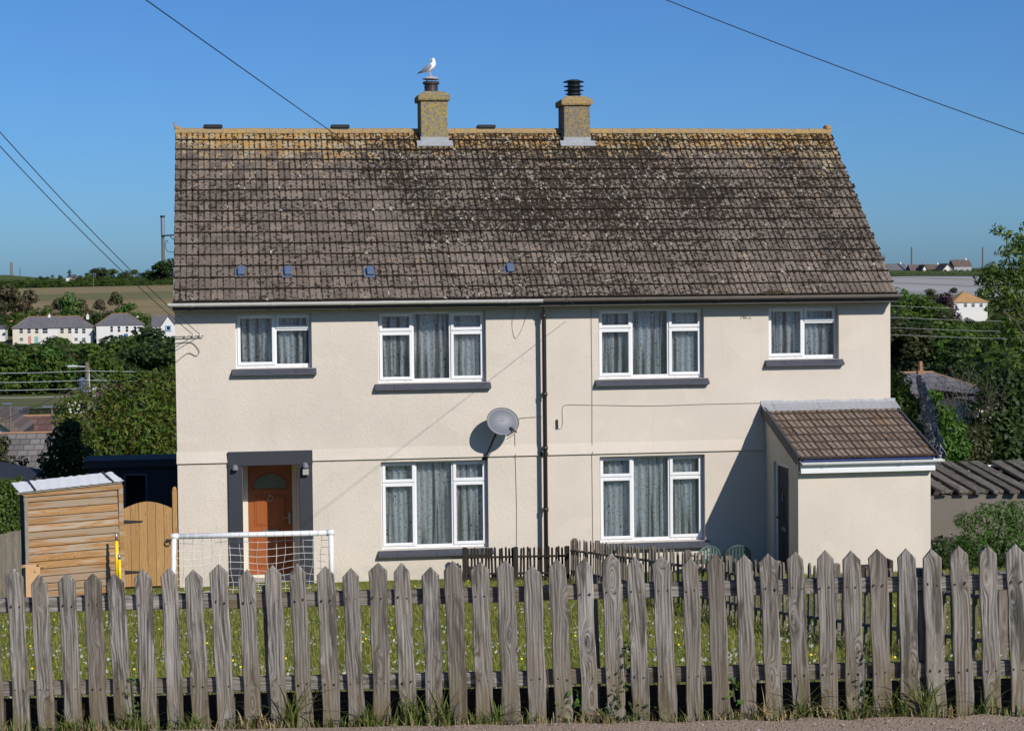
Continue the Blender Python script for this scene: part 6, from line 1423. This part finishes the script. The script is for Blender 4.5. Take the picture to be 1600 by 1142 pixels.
TU_ = [(455, 1100, 60, .40, .9, 'weed', 'arching green tuft against the twelfth picket from the left'), (640, 1130, 110, .26, .5, 'weed', 'dense green tuft at the foot of the fence left of centre'), (575, 1130, 80, .20, .7, 'weed', 'low spreading tuft left of the dense centre tuft'), (690, 1130, 70, .30, .6, 'weed', 'tall loose tuft right of the dense centre tuft'), (770, 1120, 40, .24, 1.1, 'weed', 'long bladed tuft beside the downpipe line of the fence'),
      (1250, 1110, 50, .34, 1.2, 'weed', 'large arching tuft in the right half of the fence'), (1395, 1105, 40, .30, 1.0, 'weed', 'small fresh tuft two gaps left of the last tall tuft'), (1445, 1110, 60, .40, .8, 'weed', 'tall dark bladed tuft near the right end'), (1530, 1105, 40, .26, 1.1, 'weed', 'tuft in the last gap but one on the right'), (1190, 1110, 46, .22, .8, 'straw', 'dry straw coloured tuft right of centre'), (1285, 1115, 40, .16, 1.3, 'straw', 'flattened straw tuft below the arching tuft'),
      (400, 1120, 50, .20, .9, 'straw', 'dry tuft between the ninth and tenth pickets'), (215, 1125, 60, .20, .8, 'weed', 'green tuft at the fourth gap from the left'), (110, 1130, 60, .18, .9, 'weed', 'green tuft at the second gap from the left'), (300, 1125, 50, .18, .9, 'weed', 'small tuft at the sixth gap from the left'), (1345, 1105, 30, .26, .9, 'weed', 'thin tuft at the foot of the sixth picket from the right'), (930, 1115, 30, .14, 1.2, 'straw', 'straw wisps under the ivy')]
for i, (px, py, n, h, ln, m, lab) in enumerate(TU_): tuft('grass_tuft', lab, px, py, int(n * .6), h * .85, ln * 1.15, m, 200 + i)
def creeper(label, path, n, size, seed, mat='leaf_dark'):
    r2 = np.random.RandomState(seed); P = [fence_pt(*p) + np.array([0, -.035, 0]) for p in path]; t = thing('creeper', label, 'creeper', tuple(P[0])); b = P[0]
    S = smooth([p - b for p in P], 6); MB().tube(S, .005, 4).build('stem', M['bark'], t); S = np.array(S); k = r2.randint(len(S), size=n); c = S[k] + r2.randn(n, 3) * np.array([.028, .016, .03])
    N = np.array([.1, -1, .5]) + r2.randn(n, 3) * .5; N /= np.linalg.norm(N, axis=1)[:, None]; a = np.cross(N, r2.randn(n, 3)); a /= np.linalg.norm(a, axis=1)[:, None]; bb = np.cross(N, a); s = size * r2.uniform(.6, 1.3, n)[:, None]
    V = np.stack([c - a * s, c + bb * s * .6 - a * s * .3, c + a * s, c - bb * s * .6 - a * s * .3], 1).reshape(-1, 3); o = inst('leaves', np_mesh('leaves', V, np.arange(4 * n).reshape(n, 4), M[mat]), t); o['kind'] = 'stuff'
creeper('ivy climbing the fence gap right of centre', [(935, 1122), (960, 1105), (968, 1075), (975, 1045), (972, 1010)], 150, .016, 1)
creeper('ivy creeping along the foot of the fence right of centre', [(905, 1118), (930, 1124), (955, 1122), (985, 1116), (1010, 1110)], 150, .015, 2)
creeper('bright bindweed at the foot of the fence near the centre', [(885, 1120), (893, 1100), (890, 1080)], 22, .022, 3, 'leaf_bright')
creeper('bindweed with broad leaves between two pickets right of the ivy', [(1146, 1095), (1143, 1075), (1146, 1055)], 16, .024, 4, 'leaf_bright')
creeper('leafy weed twining up the gap between the fifth and sixth pickets', [(212, 1125), (208, 1090), (206, 1060)], 34, .016, 5, 'leaf_green')
creeper('dark ivy in the gap beside the thirteenth picket from the right', [(1345, 1115), (1348, 1060), (1350, 1010)], 60, .014, 6)
# loose stones on the path
V = []; F = []
for i in range(900):
    x = rs.uniform(-.5, 6.5); y = float(fence_y(x)) - rs.uniform(.1, 1.2); z = float(gz(x, y)) + .012; r = .003 + .009 * rs.rand() ** 3; k = len(V)
    V += [(x - r, y, z), (x, y - r, z), (x + r, y, z), (x, y + r, z), (x, y, z + r * .8)]; F += [(k, k + 1, k + 4), (k + 1, k + 2, k + 4), (k + 2, k + 3, k + 4), (k + 3, k, k + 4)]
tag(inst('loose_gravel', np_mesh('loose_gravel', V, F, plain('pale_grit', (.34, .30, .27), .9, var=.4, scale=30))), kind='stuff')
